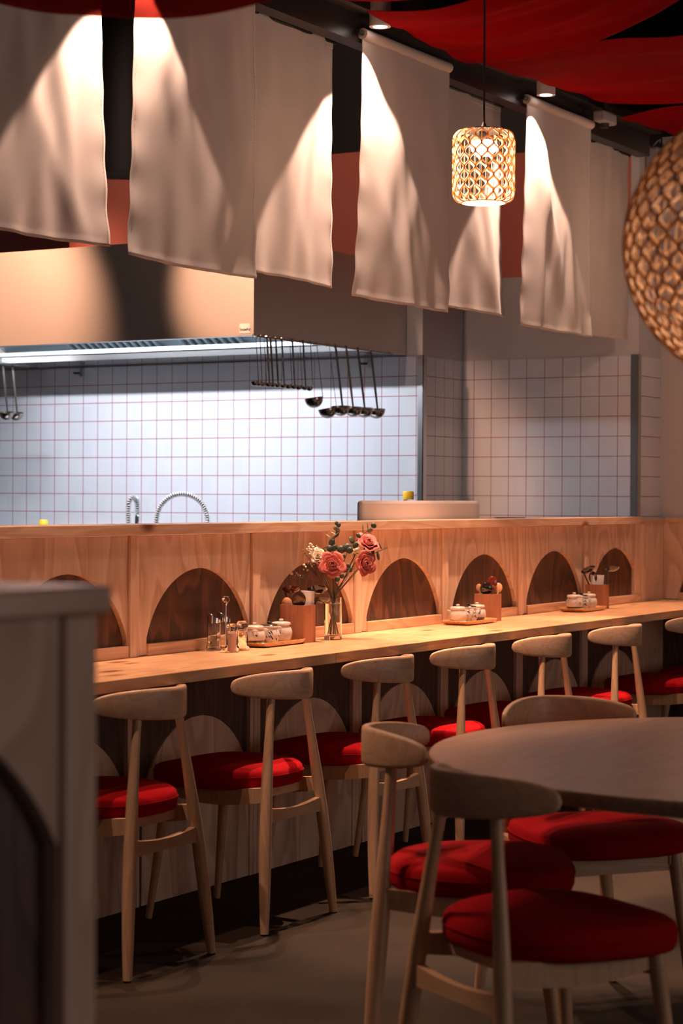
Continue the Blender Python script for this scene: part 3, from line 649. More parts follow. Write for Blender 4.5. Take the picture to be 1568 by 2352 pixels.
def globe():
    c=at(1757,562,3.4); R=.2345
    t=thing('globe_pendant','large woven rattan globe pendant cut by the right edge','lamp',c)
    def prof(u):
        a=.16+(PI-.32)*u; return (R*math.sin(a),R*math.cos(a))
    woven(t,prof,64,14,.0034,1,M_rattan2,0,0,150,.0016)
    MB().tube([(0,0,R),(0,0,3.94-c.z)],.005,8).build('cord',M_rubber,t)
    MB().lathe([(.0001,-.05),(.03,-.04),(.04,-.01),(.03,.02),(.014,.05)],n=24).build('bulb',emis('dim_bulb',(1,.75,.55),3),t,smooth=60)
    MB().lathe([(.016,.05),(.016,.12),(.05,.2),(.05,R*.985)],n=16).build('socket',M_rubber,t)
    point(t,(0,0,-.09),5,(1,.72,.52),.04)
globe()
# ---------------------------------------------------------------- red drapes
def drape(x0,x1,ys,label,seed,fold=.02,m=None):
    """ys: list of (Y, z at x0 edge, z at x1 edge)"""
    t=MB(); rnd=random.Random(seed); p1=rnd.uniform(0,6)
    Yl=[a[0] for a in ys]
    def interp(s,c):
        f=s*(len(ys)-1); i=min(int(f),len(ys)-2); q=f-i
        P=[ys[max(i-1,0)][c],ys[i][c],ys[i+1][c],ys[min(i+2,len(ys)-1)][c]]
        return .5*((2*P[1])+(-P[0]+P[2])*q+(2*P[0]-5*P[1]+4*P[2]-P[3])*q*q+(-P[0]+3*P[1]-3*P[2]+P[3])*q**3)
    def fn(u,v):
        Y=interp(v,0); z=interp(v,1)*(1-u)+interp(v,2)*u
        mid=math.sin(PI*min(1,v*1.02))
        z+=fold*(math.sin(u*17+p1+v*2)+.6*math.sin(u*31+p1*2-v*3))*(.35+.65*mid)
        x=x0+(x1-x0)*u+.02*math.sin(v*6+p1)
        return (x,Y,z)
    o=t.grid(fn,70,60).build('ceiling_drape',m or M_drape,None,smooth=80); solid(o,.0012)
    tag(o,label,'drape','red ceiling drapes'); return o
drape(2.2,3.0,[(3.0,2.55,2.40),(2.53,2.36,2.245),(2.32,2.33,2.20),(2.10,2.32,2.168),(1.90,2.32,2.175),(1.6,2.36,2.23),(1.2,2.50,2.40),(.9,2.7,2.7)],'blurred red drape across the top left corner',1,.006,M_voile)
drape(5.35,6.14,[(3.66,3.16,3.06),(3.45,3.12,3.04),(3.2,3.10,3.04),(2.9,3.14,3.07),(2.6,3.2,3.14),(2.3,3.3,3.3),(1.9,3.6,3.6)],'red drape at the top centre, nearest of those over the counter',2,.012)
drape(6.34,7.13,[(3.66,3.06,3.022),(3.47,3.03,3.005),(3.32,3.02,3.013),(3.08,3.05,3.035),(2.9,3.09,3.085),(2.75,3.15,3.15),(2.4,3.35,3.35),(2.0,3.7,3.7)],'red drape whose lower hem curves up to the top right corner',3,.012)
drape(7.27,8.55,[(3.66,3.045,3.105),(3.48,3.05,3.08),(3.30,3.06,3.062),(3.05,3.06,3.06),(2.8,3.05,3.08),(2.5,3.1,3.14),(2.2,3.3,3.3)],'red drape filling the right below the black gap',4,.010)
drape(8.72,9.6,[(3.66,3.06,3.10),(3.45,3.09,3.105),(3.2,3.10,3.12),(2.9,3.12,3.14),(2.6,3.2,3.2),(2.3,3.3,3.3)],'lowest red drape at the far right end beside the globe pendant',5,.008)
# ---------------------------------------------------------------- speaker on the wall
sp_=thing('wall_speaker','small grey perforated speaker high on the white pillar','speaker',(9.53,3.839,2.985),-PI/2*-1)
MB().box((-.07,-.11,-.09),(0,.075,.07),.012).build('case',M_grey,sp_)
mb=MB()
for i in range(4):
    for j in range(4): mb.lathe([(.003,-.001),(.0001,-.0012)],(0,0,0),8)
g=MB()
for i in range(4):
    for j in range(4): g.box((-.0715,.03-.012*i-.003,.04-.012*j-.003),(-.0702,.03-.012*i+.003,.04-.012*j+.003))
g.build('grille',M_rubber,sp_)
MB().tube([(-.03,.05,.07),(-.05,.04,.10),(-.05,0,.115),(-.03,-.05,.11)],.004,8).build('cable',M_grey,sp_,smooth=60)
# junction bits under the drapes
jb=thing('ceiling_projector','grey ceiling fitting tucked behind the drape near the beam end','fitting',(8.6,3.69,3.02))
MB().box((-.08,-.03,0),(.08,.025,.05),.01).build('body',M_grey,jb); MB().lathe([(.02,-.02),(.022,0),(.022,.001)],n=16).build('knob',M_rubber,jb); MB().box((-.01,-.005,.05),(.01,.005,.1)).build('bracket',M_rubber,jb)
# ---------------------------------------------------------------- chairs
def make_chair():
    t=thing('dining_chair','x','chair')
    # backrest
    n=37
    def bk(u):
        q=-1+2*u; x=.195*math.sin(q*1.45)/math.sin(1.45); y=-.225+.145*(abs(x)/.195)**1.7
        s=abs(q); top=.780-.036*s**2.4; bot=.690+.030*s**2.0
        return x,y,top,bot,s
    C=[bk(i/(n-1)) for i in range(n)]
    mb=MB(); m=14; vs=[]; fs=[]
    for i in range(n):
        x,y,top,bot,s=C[i]
        a=C[min(i+1,n-1)]; b=C[max(i-1,0)]; tx,ty=a[0]-b[0],a[1]-b[1]; L=math.hypot(tx,ty); nx,ny=-ty/L,tx/L
        hh=(top-bot)/2; zc=(top+bot)/2; th=.0105*(1-.25*s)
        ef=1.0
        if s>.86: ef=math.sqrt(max(0.0,1-((s-.86)/.14)**2))
        hh*=max(ef,.04); th*=max(ef,.25)
        for k in range(m):
            aa=2*PI*k/m; c,d_=math.cos(aa),math.sin(aa); e=.30
            vs.append((x+nx*th*math.copysign(abs(c)**.45,c),y+ny*th*math.copysign(abs(c)**.45,c),zc+hh*math.copysign(abs(d_)**e,d_)))
    for i in range(n-1):
        for k in range(m): fs.append((i*m+k,i*m+(k+1)%m,(i+1)*m+(k+1)%m,(i+1)*m+k))
    fs+=[tuple(range(m)),tuple((n-1)*m+k for k in range(m))]
    mb.add(vs,fs); mb.build('backrest',M_beechx,t,smooth=50)
    # legs
    for s in (-1,1):
        foot=Vector((s*.2,-.21,.004)); top=Vector((s*.096,-.163,.705))
        P=[];R=[]
        for k in range(15):
            q=k/14; p=foot.lerp(top,q); p.x+=s*.010*math.sin(PI*q)
            P.append(p); R.append(.0125+.0065*math.sin(PI*min(1,q*1.15)**.9) if q<.87 else .0125+.0065*math.sin(PI*min(1,.87*1.15)**.9)-.0*(q-.87))
        lg=MB().tube(P,R,14).build('leg',M_beech,t,smooth=60)
        MB().lathe([(.011,0),(.011,.004)],(foot.x,foot.y,0),12).build('foot_pad',M_rubber,lg)
        foot=Vector((s*.188,.222,.004)); top=Vector((s*.158,.172,.418))
        P=[];R=[]
        for k in range(11):
            q=k/10; P.append(foot.lerp(top,q)); R.append(.0105+.0075*q)
        lg=MB().tube(P,R,14).build('leg',M_beech,t,smooth=60)
        MB().lathe([(.0095,0),(.0095,.004)],(foot.x,foot.y,0),12).build('foot_pad',M_rubber,lg)
    # curved rear stretcher
    def sag(x0,x1,y,zt,hgt,sg,th,bow=0):
        mb=MB(); K=15; vs=[];fs=[]
        for i in range(K):
            u=i/(K-1); x=x0+(x1-x0)*u; c=4*u*(1-u); yy=y-bow*c
            vs+=[(x,yy-th,zt-hgt+.004*c),(x,yy+th,zt-hgt+.004*c),(x,yy+th,zt-sg*c),(x,yy-th,zt-sg*c)]
            if i:
                o=4*(i-1)
                for k in range(4): fs.append((o+k,o+(k+1)%4,o+4+(k+1)%4,o+4+k))
        fs+=[(0,1,2,3),tuple(len(vs)-4+k for k in (3,2,1,0))]
        return mb.add(vs,fs)
    o=sag(-.158,.158,-.186,.372,.048,.014,.0095).build('stretcher',M_beechx,t)
    # seat frame: two side rails, front rail, centre rail
    for s in (-1,1):
        mb=MB(); vs=[];fs=[];K=12
        for i in range(K):
            u=i/(K-1); x=s*(.150+.006*math.sin(PI*u)); y=-.178+u*.36; zt=.432-.012*math.sin(PI*u); hgt=.044+.006*math.sin(PI*u)
            vs+=[(x-.010,y,zt-hgt),(x+.010,y,zt-hgt),(x+.010,y,zt),(x-.010,y,zt)]
            if i:
                o=4*(i-1)
                for k in range(4): fs.append((o+k,o+(k+1)%4,o+4+(k+1)%4,o+4+k))
        fs+=[(0,1,2,3),tuple(len(vs)-4+k for k in (3,2,1,0))]
        mb.add(vs,fs).build('side_rail',M_beech,t)
    MB().box((-.15,.158,.372),(.15,.178,.424),.002).build('front_rail',M_beechx,t)
    MB().box((-.148,-.12,.385),(.148,-.10,.42),.002).build('cross_rail',M_beechx,t)
    # seat pad
    prof=[(0.0,.418),(.55,.418),(.92,.419),(.98,.424),(1.0,.436),(1.0,.455),(.985,.466),(.94,.474),(.7,.485),(.4,.488),(0.0,.487)]
    K=56; vs=[];fs=[]
    for rr,z in prof:
        for k in range(K):
            a=2*PI*k/K; c,s_=math.cos(a),math.sin(a); e=2/2.7
            x=math.copysign(abs(c)**e,c); y=math.copysign(abs(s_)**e,s_)
            sad=.010*(abs(x*rr)**2) if z>.46 else 0
            vs.append((x*rr*(.215+.028*y),.042+.214*y*rr,z+sad-.004*(y*rr>0)*0))
    for i in range(len(prof)-1):
        for k in range(K): fs.append((i*K+k,i*K+(k+1)%K,(i+1)*K+(k+1)%K,(i+1)*K+k))
    sp=MB().add(vs,fs).build('seat_pad',M_seat,t,smooth=60)
    # welt around the pad
    ring=[]
    for k in range(K+1):
        a=2*PI*k/K; c,s_=math.cos(a),math.sin(a); e=2/2.7
        x=math.copysign(abs(c)**e,c); y=math.copysign(abs(s_)**e,s_); ring.append((x*(.215+.028*y),.042+.214*y,.457))
    MB().tube(ring,.0022,6,cap=False).build('welt',M_seat,sp,smooth=60)
    return t
ch0=make_chair(); first=True
def chair(x,y,rz,label,group):
    global first
    if first:
        ch0.location=(x,y,0); ch0.rotation_euler=(0,0,rz); ch0['label']=label; ch0['group']=group; first=False; return ch0
    c=copytree(ch0,label,(x,y,0),rz); c['group']=group; return c
G1='beech chairs in a row at the counter'
rowlab=['beech chair with red seat nearest the camera at the counter, beside the half wall',
'second beech chair along the counter, whole frame and feet visible',
'third beech chair along the counter, beneath the flower vase',
'fourth beech chair along the counter, behind the single table chair',
'fifth beech chair along the counter, left of the table\'s far chair back',
'sixth beech chair along the counter, above the far chair back at the table',
'seventh beech chair along the counter, back cut by the right edge',
'last beech chair at the counter, only its red seat showing at the right edge']
for i,(x,dy,rz) in enumerate(((4.590,0,.0),(5.27,0,0),(5.922,0,0),(6.540,0,0),(7.210,0,0),(7.930,0,0),(8.79,0,.0),(9.42,-.02,.0))):
    chair(x,3.46+dy,rz,rowlab[i],G1)
G2='beech chairs around the round table'
R_=math.radians
chair(4.166,2.129,R_(-152.4),'beech chair at the round table seen from its side, left of the table edge',G2)
chair(3.672,1.71,R_(-120.1),'foreground beech chair with its curved back turned to the camera, against the round table',G2)
chair(4.801,2.10,R_(142.7),'beech chair on the far side of the round table facing the camera',G2)
# ---------------------------------------------------------------- round table
tb=thing('round_table','round wooden table with a thin top, cut by the right edge','table',(4.42,1.46,0))
MB().lathe([(.0001,.694),(.75,.694),(.782,.702),(.79,.716),(.79,.728),(.786,.732),(.0001,.732)],n=96).build('tabletop',M_tab,tb,smooth=30)
MB().lathe([(.33,0),(.33,.012),(.30,.02),(.05,.035),(.04,.06),(.04,.66),(.06,.68),(.20,.693)],n=40).build('pedestal',M_black,tb,smooth=40)
# ---------------------------------------------------------------- worktop items
ZT=.797
def pot(x,y,kind,label,rz=0,s=1,dark=False):
    t=thing('condiment_pot',label,'pot',(x,y,ZT+.006),rz,'ceramic condiment pots on trays')
    prof=[(.020,0),(.024,.0),(.031,.008),(.037,.022),(.0375,.034),(.034,.046),(.029,.053),(.0285,.056),(.032,.058),(.033,.061),(.031,.062),(.028,.058),(.026,.05),(.0001,.048)]
    MB().lathe([(r*s,z*s) for r,z in prof],n=40).build('body',POTM[kind],t,smooth=50)
    ld=MB().lathe([(.030*s,.0615*s),(.0315*s,.0635*s),(.028*s,.067*s),(.012*s,.069*s),(.0001,.069*s)],n=36).build('lid',M_potdark if dark else M_potlid,t,smooth=40)
    MB().lathe([(.006*s,.069*s),(.0075*s,.072*s),(.0075*s,.075*s),(.005*s,.077*s),(.0001,.077*s)],n=16).build('knob',M_potdark if dark else M_potlid,ld,smooth=50)
    for k in (-1,1):
        MB().tube([(k*.034*s,-.009*s,.050*s),(k*.041*s,-.006*s,.052*s),(k*.043*s,0,.053*s),(k*.041*s,.006*s,.052*s),(k*.034*s,.009*s,.050*s)],.0028*s,8).build('handle',POTM[kind],t,smooth=60)
    return t
def tray(x,y,L,W,rz,label):
    mb=MB(); K=48
    prof=[(0,.0),(.80,.0),(.93,.004),(1.0,.016),(.985,.0175),(.91,.007),(.80,.005),(0,.005)]
    vs=[];fs=[]
    for rr,z in prof:
        for k in range(K):
            a=2*PI*k/K; c,s_=math.cos(a),math.sin(a); e=2/7
            vs.append((math.copysign(abs(c)**e,c)*L/2*(rr if rr else 0),math.copysign(abs(s_)**e,s_)*W/2*rr,z))
    # keep the wall the same width on both sides
    for i in range(len(prof)-1):
        for k in range(K): fs.append((i*K+k,i*K+(k+1)%K,(i+1)*K+(k+1)%K,(i+1)*K+k))
    o=mb.add(vs,fs).build('serving_tray',M_tray,None,smooth=40); o.location=(x,y,ZT+.0003); o.rotation_euler=(0,0,rz); tag(o,label,'tray','bamboo trays on the worktop'); return o
def box(x,y,lx,ly,hh,rz,label):
    mb=MB(); w_=.006
    mb.box((-lx/2,-ly/2,0),(lx/2,ly/2,.006))
    mb.box((-lx/2,-ly/2,.0061),(lx/2,-ly/2+w_,hh)); mb.box((-lx/2,ly/2-w_,.0061),(lx/2,ly/2,hh)); mb.box((-lx/2,-ly/2+w_,.0061),(-lx/2+w_,ly/2-w_,hh)); mb.box((lx/2-w_,-ly/2+w_,.0061),(lx/2,ly/2-w_,hh))
    o=mb.build('utensil_box',M_box); o.location=(x,y,ZT+.0003); o.rotation_euler=(0,0,rz); tag(o,label,'box','wooden utensil boxes'); return o
def spoon(base,tip,R,m,label,nrm=(0,-1,0),cup=.45,name='spoon',asp=1.25,hr=.0035,edge=None):
    """base: handle end inside the box; tip: centre of bowl"""
    t=thing(name,label,'spoon',base,0,'spoons standing in the utensil boxes')
    B=Vector(base); T=Vector(tip)-B; d=T.normalized(); nr=Vector(nrm); nr=(nr-d*nr.dot(d)).normalized() if abs(nr.normalized().dot(d))<.98 else d.orthogonal().normalized(); sd=d.cross(nr)
    if edge is not None: d2=Vector(edge).normalized(); nr=Vector(nrm); nr=(nr-d2*nr.dot(d2)).normalized(); sd=d2.cross(nr)
    else: d2=d
    hd=MB().tube([(0,0,0),tuple(T*.5),tuple(T-d2*R*.8)],[hr,hr,hr*1.1],10).build('handle',m,t,smooth=60)
    vs=[];fs=[];n=24;rr=[0,.35,.65,.88,1.0,.97,.85,.6,.3,0]; zz=[-.5,-.46,-.33,-.12,.06,.10,-.02,-.2,-.32,-.36]
    for r_,z_ in zip(rr,zz):
        for k in range(n):
            a=2*PI*k/n; p=T+d2*(R*asp*r_*math.cos(a))+sd*(R*r_*math.sin(a))-nr*(-z_)*R*cup*-1
            vs.append(tuple(p))
    for i in range(len(rr)-1):
        for k in range(n): fs.append((i*n+k,i*n+(k+1)%n,(i+1)*n+(k+1)%n,(i+1)*n+k))
    MB().add(vs,fs).build('bowl',m,t,smooth=60)
    return t
# group 1 (nearest)
tray(5.862,3.735,.285,.125,.0,'bamboo tray with three pots left of the vase')
pot(5.755,3.735,'dot','ceramic pot with a dark foot, leftmost on the tray left of the vase',.6,1.0)
pot(5.842,3.732,'leaves','ceramic pot with blue leaves and dark lid on the tray left of the vase',.2,1.0,True)
pot(5.935,3.742,'sprig','ceramic pot with a red sprig beside the wooden boxes left of the vase',.3,1.05)
box(6.035,3.713,.080,.050,.131,.0,'front wooden utensil box beside the flower vase')
box(6.050,3.768,.085,.050,.131,-.0,'wooden utensil box right behind the front box beside the vase')
def sp_at(boxp,x,y,d,R,m,label,**k):
    spoon((boxp[0],boxp[1],ZT+.012),tuple(at(x,y,d)),R,m,label,**k)
vw=-fw
sp_at((6.04,3.77),659,1388,7.12,.019,M_spoonl,'light wooden spoon at the left of the box beside the vase',nrm=vw,asp=1.3)
sp_at((6.04,3.75),686,1378,7.07,.025,M_lacquer_brown,'dark brown spoon in the middle of the box beside the vase',nrm=vw,asp=1.25)
sp_at((6.05,3.78),668,1354,7.16,.027,M_lacquer_red,'red lacquer ladle lying sideways over the box beside the vase',nrm=tuple(vw*.55+Vector((0,0,-1))),cup=.9,edge=tuple(rt),asp=1.15)
sp_at((6.03,3.705),729,1354,7.13,.031,M_lacquer,'black lacquer ladle leaning right toward the vase, upper of two',nrm=tuple(vw*.55+Vector((0,0,-1))),cup=.9,edge=tuple(rt),asp=1.15)
sp_at((6.03,3.715),739,1378,7.12,.024,M_lacquer,'black lacquer ladle leaning right toward the vase, lower of two',nrm=tuple(vw*.55+Vector((0,0,-1))),cup=.8,edge=tuple(rt),asp=1.15)
def napkin(x,y,wd,hh,label,rz=0,tilt=0):
    mb=MB()
    for k in range(3):
        mb.prism([(-wd/2+.002*k,0),(wd/2,0),(wd/2+.012,hh),(-wd/2-.004*k+.002,hh+.002*k)],.003*k,.003*k+.002)
    o=mb.build('paper_napkin',M_paper); o.location=(x,y,ZT+.012); o.rotation_euler=(tilt,0,rz); tag(o,label,'napkin','napkins in the utensil boxes')
napkin(6.050,3.705,.040,.166,'folded white napkins in the box beside the vase',-.30)
# group 2
tray(7.32,3.715,.29,.13,.0,'bamboo tray with three pots in the middle of the worktop')
pot(7.215,3.715,'sprig','ceramic pot with a red sprig at the left of the middle tray',2.4,1.0)
pot(7.30,3.71,'leaves','ceramic pot with blue leaves in the middle of the middle tray',.8,1.0,True)
pot(7.395,3.72,'dot','ceramic pot with a dark foot at the right of the middle tray',.6,1.0)
box(7.525,3.735,.072,.088,.112,.0,'wooden utensil box right of the middle tray')
sp_at((7.53,3.73),1130,1338,8.385,.021,M_lacquer_red,'tallest red brown lacquer spoon in the box of the middle tray',nrm=vw,asp=1.3)
sp_at((7.52,3.74),1116,1352,8.37,.025,M_lacquer,'round black spoon in the box of the middle tray',nrm=vw,asp=1.05)
sp_at((7.53,3.76),1100,1350,8.385,.012,M_spoonl,'small light wooden spoon at the left of the middle tray box',nrm=vw,asp=1.4)
sp_at((7.54,3.71),1144,1350,8.395,.017,M_spoonl,'light wooden spoon at the right of the middle tray box',nrm=vw,asp=1.2)
# group 3
tray(8.45,3.715,.29,.13,.0,'bamboo tray farthest along the worktop')
pot(8.345,3.712,'dot','ceramic pot with a blue blossom and dark foot at the left of the farthest tray',1.0,1.05)
pot(8.43,3.715,'leaves','ceramic pot with blue leaves in the middle of the farthest tray',.4,1.0,True)
pot(8.515,3.715,'sprig','pale ceramic pot at the right of the farthest tray',.3,1.02)
box(8.655,3.735,.072,.088,.112,.0,'wooden utensil box right of the farthest tray')
sp_at((8.66,3.76),1351,1309,9.35,.032,M_lacquer,'black ladle leaning left over the farthest utensil box',nrm=tuple(vw*.55+Vector((0,0,-1))),cup=.7,edge=tuple(rt+up*.35),asp=1.15)
sp_at((8.65,3.72),1406,1306,9.35,.029,M_lacquer,'black ladle leaning right over the farthest utensil box',nrm=tuple(vw*.55+Vector((0,0,-1))),cup=.7,edge=tuple(rt+up*.12),asp=1.15)
sp_at((8.65,3.75),1361,1326,9.35,.020,M_lacquer_brown,'brown spoon upright in the farthest utensil box',nrm=vw,asp=1.4)
napkin(8.655,3.735,.055,.142,'folded white napkins in the farthest utensil box',-.5)
# glass cruets near the first tray
def bottle(x,y,label,s=1):
    t=thing('pouring_bottle',label,'bottle',(x,y,ZT+.0005),0,'glass bottles with slanted chrome tops')
    MB().lathe([(.0001,.004),(.020*s,.004),(.0215*s,.008),(.0205*s,.02),(.0205*s,.090),(.0225*s,.090),(.0225*s,.02),(.0255*s,.010),(.0255*s,.001),(.024*s,0),(.0001,0)],n=36).build('body',M_glass,t,smooth=40)
    mb=MB(); K=28; vs=[];fs=[]
    for k in range(K):
        a=2*PI*k/K; c,s_=math.cos(a),math.sin(a); r=.0222*s
        zt=.113+.012*(-c*.508+s_*.861)
        vs+=[(r*c,r*s_,.0905),(r*c,r*s_,zt),(r*.9*c,r*.9*s_,zt),(r*.9*c,r*.9*s_,zt-.006)]
    for k in range(K):
        k2=(k+1)%K
        for j in range(3): fs.append((4*k+j,4*k2+j,4*k2+j+1,4*k+j+1))
    fs.append(tuple(4*k+3 for k in range(K))); fs.append(tuple(4*k for k in range(K)))
    mb.add(vs,fs).build('chrome_cap',M_chrome,t,smooth=35)
    MB().lathe([(.0001,.0045),(.0195*s,.0045),(.0195*s,.03),(.0001,.03)],n=28).build('sauce',M_water,t,smooth=40)
    return t
def jar(x,y,label,fill,hh=.090):
    t=thing('glass_jar',label,'jar',(x,y,ZT+.0005),0,'small glass jars')
    MB().lathe([(.0001,.004),(.0155,.004),(.017,.008),(.0165,hh-.018),(.018,hh-.018),(.0190,.022),(.0235,.016),(.0235,.002),(.022,0),(.0001,0)],n=36).build('body',M_glass,t,smooth=40)
    MB().lathe([(.0001,.0045),(.0150,.0045),(.0150,hh-.028),(.0001,hh-.028)],n=28).build('contents',fill,t,smooth=40)
    MB().lathe([(.0185,hh-.0175),(.0195,hh-.015),(.0195,hh-.006),(.017,hh),(.012,hh+.003),(.0001,hh+.0035)],n=36).build('lid',M_glass,t,smooth=40)
    return t
M_salt=plain('pink_salt',(.80,.50,.42),.9)
M_pale=plain('pale_powder',(.50,.34,.26),.9)
bottle(5.555,3.765,'leftmost glass pouring bottle with a slanted chrome top')
bottle(5.635,3.78,'glass pouring bottle behind the salt jar, chrome top just visible')
j=jar(5.520,3.670,'glass jar of pink salt at the front of the cruets',M_salt)
jar(5.604,3.685,'glass jar beside the leftmost pot',M_glass,.094)
ck=thing('crystal_stopper','tall rod with a faceted crystal ball rising from the cruets','stopper',(5.580,3.735,ZT+.001))
MB().tube([(0,0,0),(0,0,.148)],.0022,10).build('rod',M_chrome,ck,smooth=60)
MB().lathe([(.010,0),(.010,.003),(.003,.004)],n=20).build('foot',M_chrome,ck,smooth=40)
MB().lathe([(.0055,.148),(.0055,.151),(.004,.152)],n=16).build('collar',M_chrome,ck)
MB().lathe([(.0045,.152),(.0125,.163),(.0135,.168),(.010,.176),(.004,.178)],n=8).build('crystal',plain('crystal',(1,.93,.85),.02,trans=1,ior=1.6,mot=0),ck)
# ---------------------------------------------------------------- vase and flowers
VX,VY=6.215,3.700
vs_=thing('glass_vase','clear glass cylinder vase holding roses and eucalyptus','vase',(VX,VY,ZT+.0005))
MB().lathe([(.0001,.014),(.0275,.014),(.0285,.016),(.0290,.151),(.0310,.152),(.0318,.150),(.0318,.003),(.030,0),(.0001,0)],n=48).build('body',M_glass,vs_,smooth=40)
MB().lathe([(.0001,.0145),(.0283,.0165),(.0287,.128),(.0001,.128)],n=40).build('water',M_water,vs_,smooth=40)
VD=(Vector((VX,VY,.9))-CAM).dot(fw)
def stem_path(bx,by,top,d,curve=0,n=9):
    """from inside the vase through the rim up to a flower"""
    B=Vector((VX+bx,VY+by,ZT+.02)); R=Vector((VX-bx*.55,VY-by*.55,ZT+.150)); T=Vector(top)
    P=[]
    for k in range(n):
        u=k/(n-1)
        P.append(B.lerp(R,u*2.2) if u<.4545 else R.lerp(T,(u-.4545)/.5455)+Vector((0,0,curve*math.sin(PI*(u-.4545)/.5455))))
    return P
def petal(mb,c,axis,ang,rad,h0,width,openness,rnd,curl=.3,point=0):
    axis=axis.normalized(); e=axis.orthogonal().normalized(); g=axis.cross(e)
    A=e*math.cos(ang)+g*math.sin(ang); T=axis.cross(A)
    nu,nv=9,8; vs=[]
    for i in range(nu):
        u=-1+2*i/(nu-1)
        for j in range(nv):
            v=j/(nv-1)
            hw=width*math.sin(min(1,v*1.15+.12)*PI*.5)*(1 if v<.8 else 1-(v-.8)*1.6*abs(u)**2)
            rr=rad*(.45+.55*v**.6)*(1+openness*v*v)+curl*rad*max(0,v-.72)*1.6
            th=u*hw; rr*=(1+.16*u*(1-point*.6))*(1+.30*point*(1-abs(u))**1.3*v*v-.10*point*v)
            p=c+axis*(h0*(v-.32)-.12*h0*abs(u)**2.5*v - openness*h0*.25*v**2)+ (A*math.cos(th)+T*math.sin(th))*rr*(1+.05*math.sin(u*5+ang*3)*v)
            vs.append(tuple(p))
    fs=[]
    for i in range(nu-1):
        for j in range(nv-1): fs.append((i*nv+j,(i+1)*nv+j,(i+1)*nv+j+1,i*nv+j+1))
    mb.add(vs,fs)
def rose(name,px,py,d,size,axis,m,label,base,seed,layers=6,group='flowers in the vase',cat='flower'):
    rnd=random.Random(seed); c=at(px,py,d); t=thing(name,label,cat,(VX+base[0],VY+base[1],ZT+.02),0,group)
    O=Vector(t.location); ax=Vector(axis).normalized(); cl=c-O
    mb=MB()
    for L in range(layers):
        q=(L+1)/layers; n=3 if L<2 else (4 if L<4 else 5)
        for k in range(n):
            petal(mb,cl,ax,2*PI*k/n+L*1.1+rnd.uniform(-.15,.15),size*(.12+.62*q),size*((1.15-.30*q) if L<layers-1 else .70),(1.7 if L<2 else (1.25 if L<layers-2 else .95)),(.55 if L==layers-1 else (.22 if L==layers-2 else .03)),rnd,(.45 if L>=layers-2 else .10),(1 if L>=layers-2 else .3))
    o=mb.build('petals',m,t,smooth=180); solid(o,.0011)
    s=MB(); P=[p-O for p in stem_path(base[0],base[1],c-ax*size*.35,d)]
    s.tube(P,.0019,8); s.build('stem',M_stem,t,smooth=60)
    sp=MB()
    for k in range(5):
        a=2*PI*k/5; e=ax.orthogonal().normalized(); g=ax.cross(e); A=e*math.cos(a)+g*math.sin(a); b=cl-ax*size*.38
        sp.add([tuple(b),tuple(b+A*size*.35+ax.cross(A)*size*.12),tuple(b+A*size*.85-ax*size*.12),tuple(b+A*size*.35-ax.cross(A)*size*.12)],[(0,1,2,3)])
    solid(sp.build('sepals',M_leaf,t),.0006)
    return t
vdir=-fw
rose('rose',763,1297,VD-.03,.034,vdir+Vector((0,0,.15)),M_petalp,'coral rose facing the camera, lowest of the left blooms',(-.012,.0),11)
rose('rose',836,1294,VD+.0,.032,(rt*.55+vdir*.8+up*.05),M_petalp,'coral rose turned to the right, below the topmost rose',(.012,.006),12)
rose('rose',843,1250,VD+.03,.031,(rt*.35+up*.65+vdir*.6),M_petalp,'topmost coral rose tilted up to the right',(-.006,-.012),13)
rose('lisianthus',730,1278,VD-.01,.020,(vdir+up*.4-rt*.1),M_petalw,'cream lisianthus bloom left of the front rose',(.012,-.008),14,4)
rose('lisianthus',722,1266,VD+.02,.017,(-rt*.2+up+vdir*.2),M_petalw,'small cream bloom behind the cream lisianthus',(.010,.004),15,3)
rose('lisianthus',815,1268,VD+.03,.017,(up*.8-rt*.3+vdir*.2),M_petalw,'cream bud between the two right roses',(-.012,.010),16,3)
def leafdisc(mb,c,n,up_,w_,h_,cur=.15):
    n=Vector(n).normalized(); u=Vector(up_); u=(u-n*u.dot(n)).normalized(); s=n.cross(u)
    vs=[tuple(c)];K=14
    for rr in (.5,1):
        for k in range(K):
            a=2*PI*k/K; r=rr
            vs.append(tuple(c+s*(math.sin(a)*w_*r)+u*(h_*(1-math.cos(a)*1.0*r)*.5 if False else h_*.5*(1-math.cos(a)*r))-n*(cur*w_*rr*rr)))
    # centre the fan
    vs[0]=tuple(c+u*h_*.5)
    fs=[(0,1+k,1+(k+1)%K) for k in range(K)]+[(1+k,1+K+k,1+K+(k+1)%K,1+(k+1)%K) for k in range(K)]
    mb.add(vs,fs)
def sprig(path_px,leaves,label,base,m=None):
    """leaves: (px,py,dd,size_px_w,size_px_h,angle_deg,facing)"""
    t=thing('eucalyptus_sprig',label,'foliage',(VX+base[0],VY+base[1],ZT+.02),0,'foliage in the vase'); O=Vector(t.location)
    first_=at(*path_px[0][:2],VD+path_px[0][2])
    P=stem_path(base[0],base[1],first_,VD)+[at(a,b,VD+c) for a,b,c in path_px[1:]]
    MB().tube([p-O for p in P],.0011,6).build('stem',M_stem,t,smooth=60)
    for (px,py,dd,w_,h_,ang,fc) in leaves:
        c=at(px,py,VD+dd)-O; a=math.radians(ang)
        u=up*math.cos(a)+rt*math.sin(a); n=vdir*fc+u.cross(vdir)*(1-fc)+up*.2*(1-fc)
        k=VD/F; mb=MB(); leafdisc(mb,c-u*h_*k*.5,n,u,w_*k*.5,h_*k)
        solid(mb.build('leaf',M_leafp if fc<.6 else M_leaf,t,smooth=60),.0005)
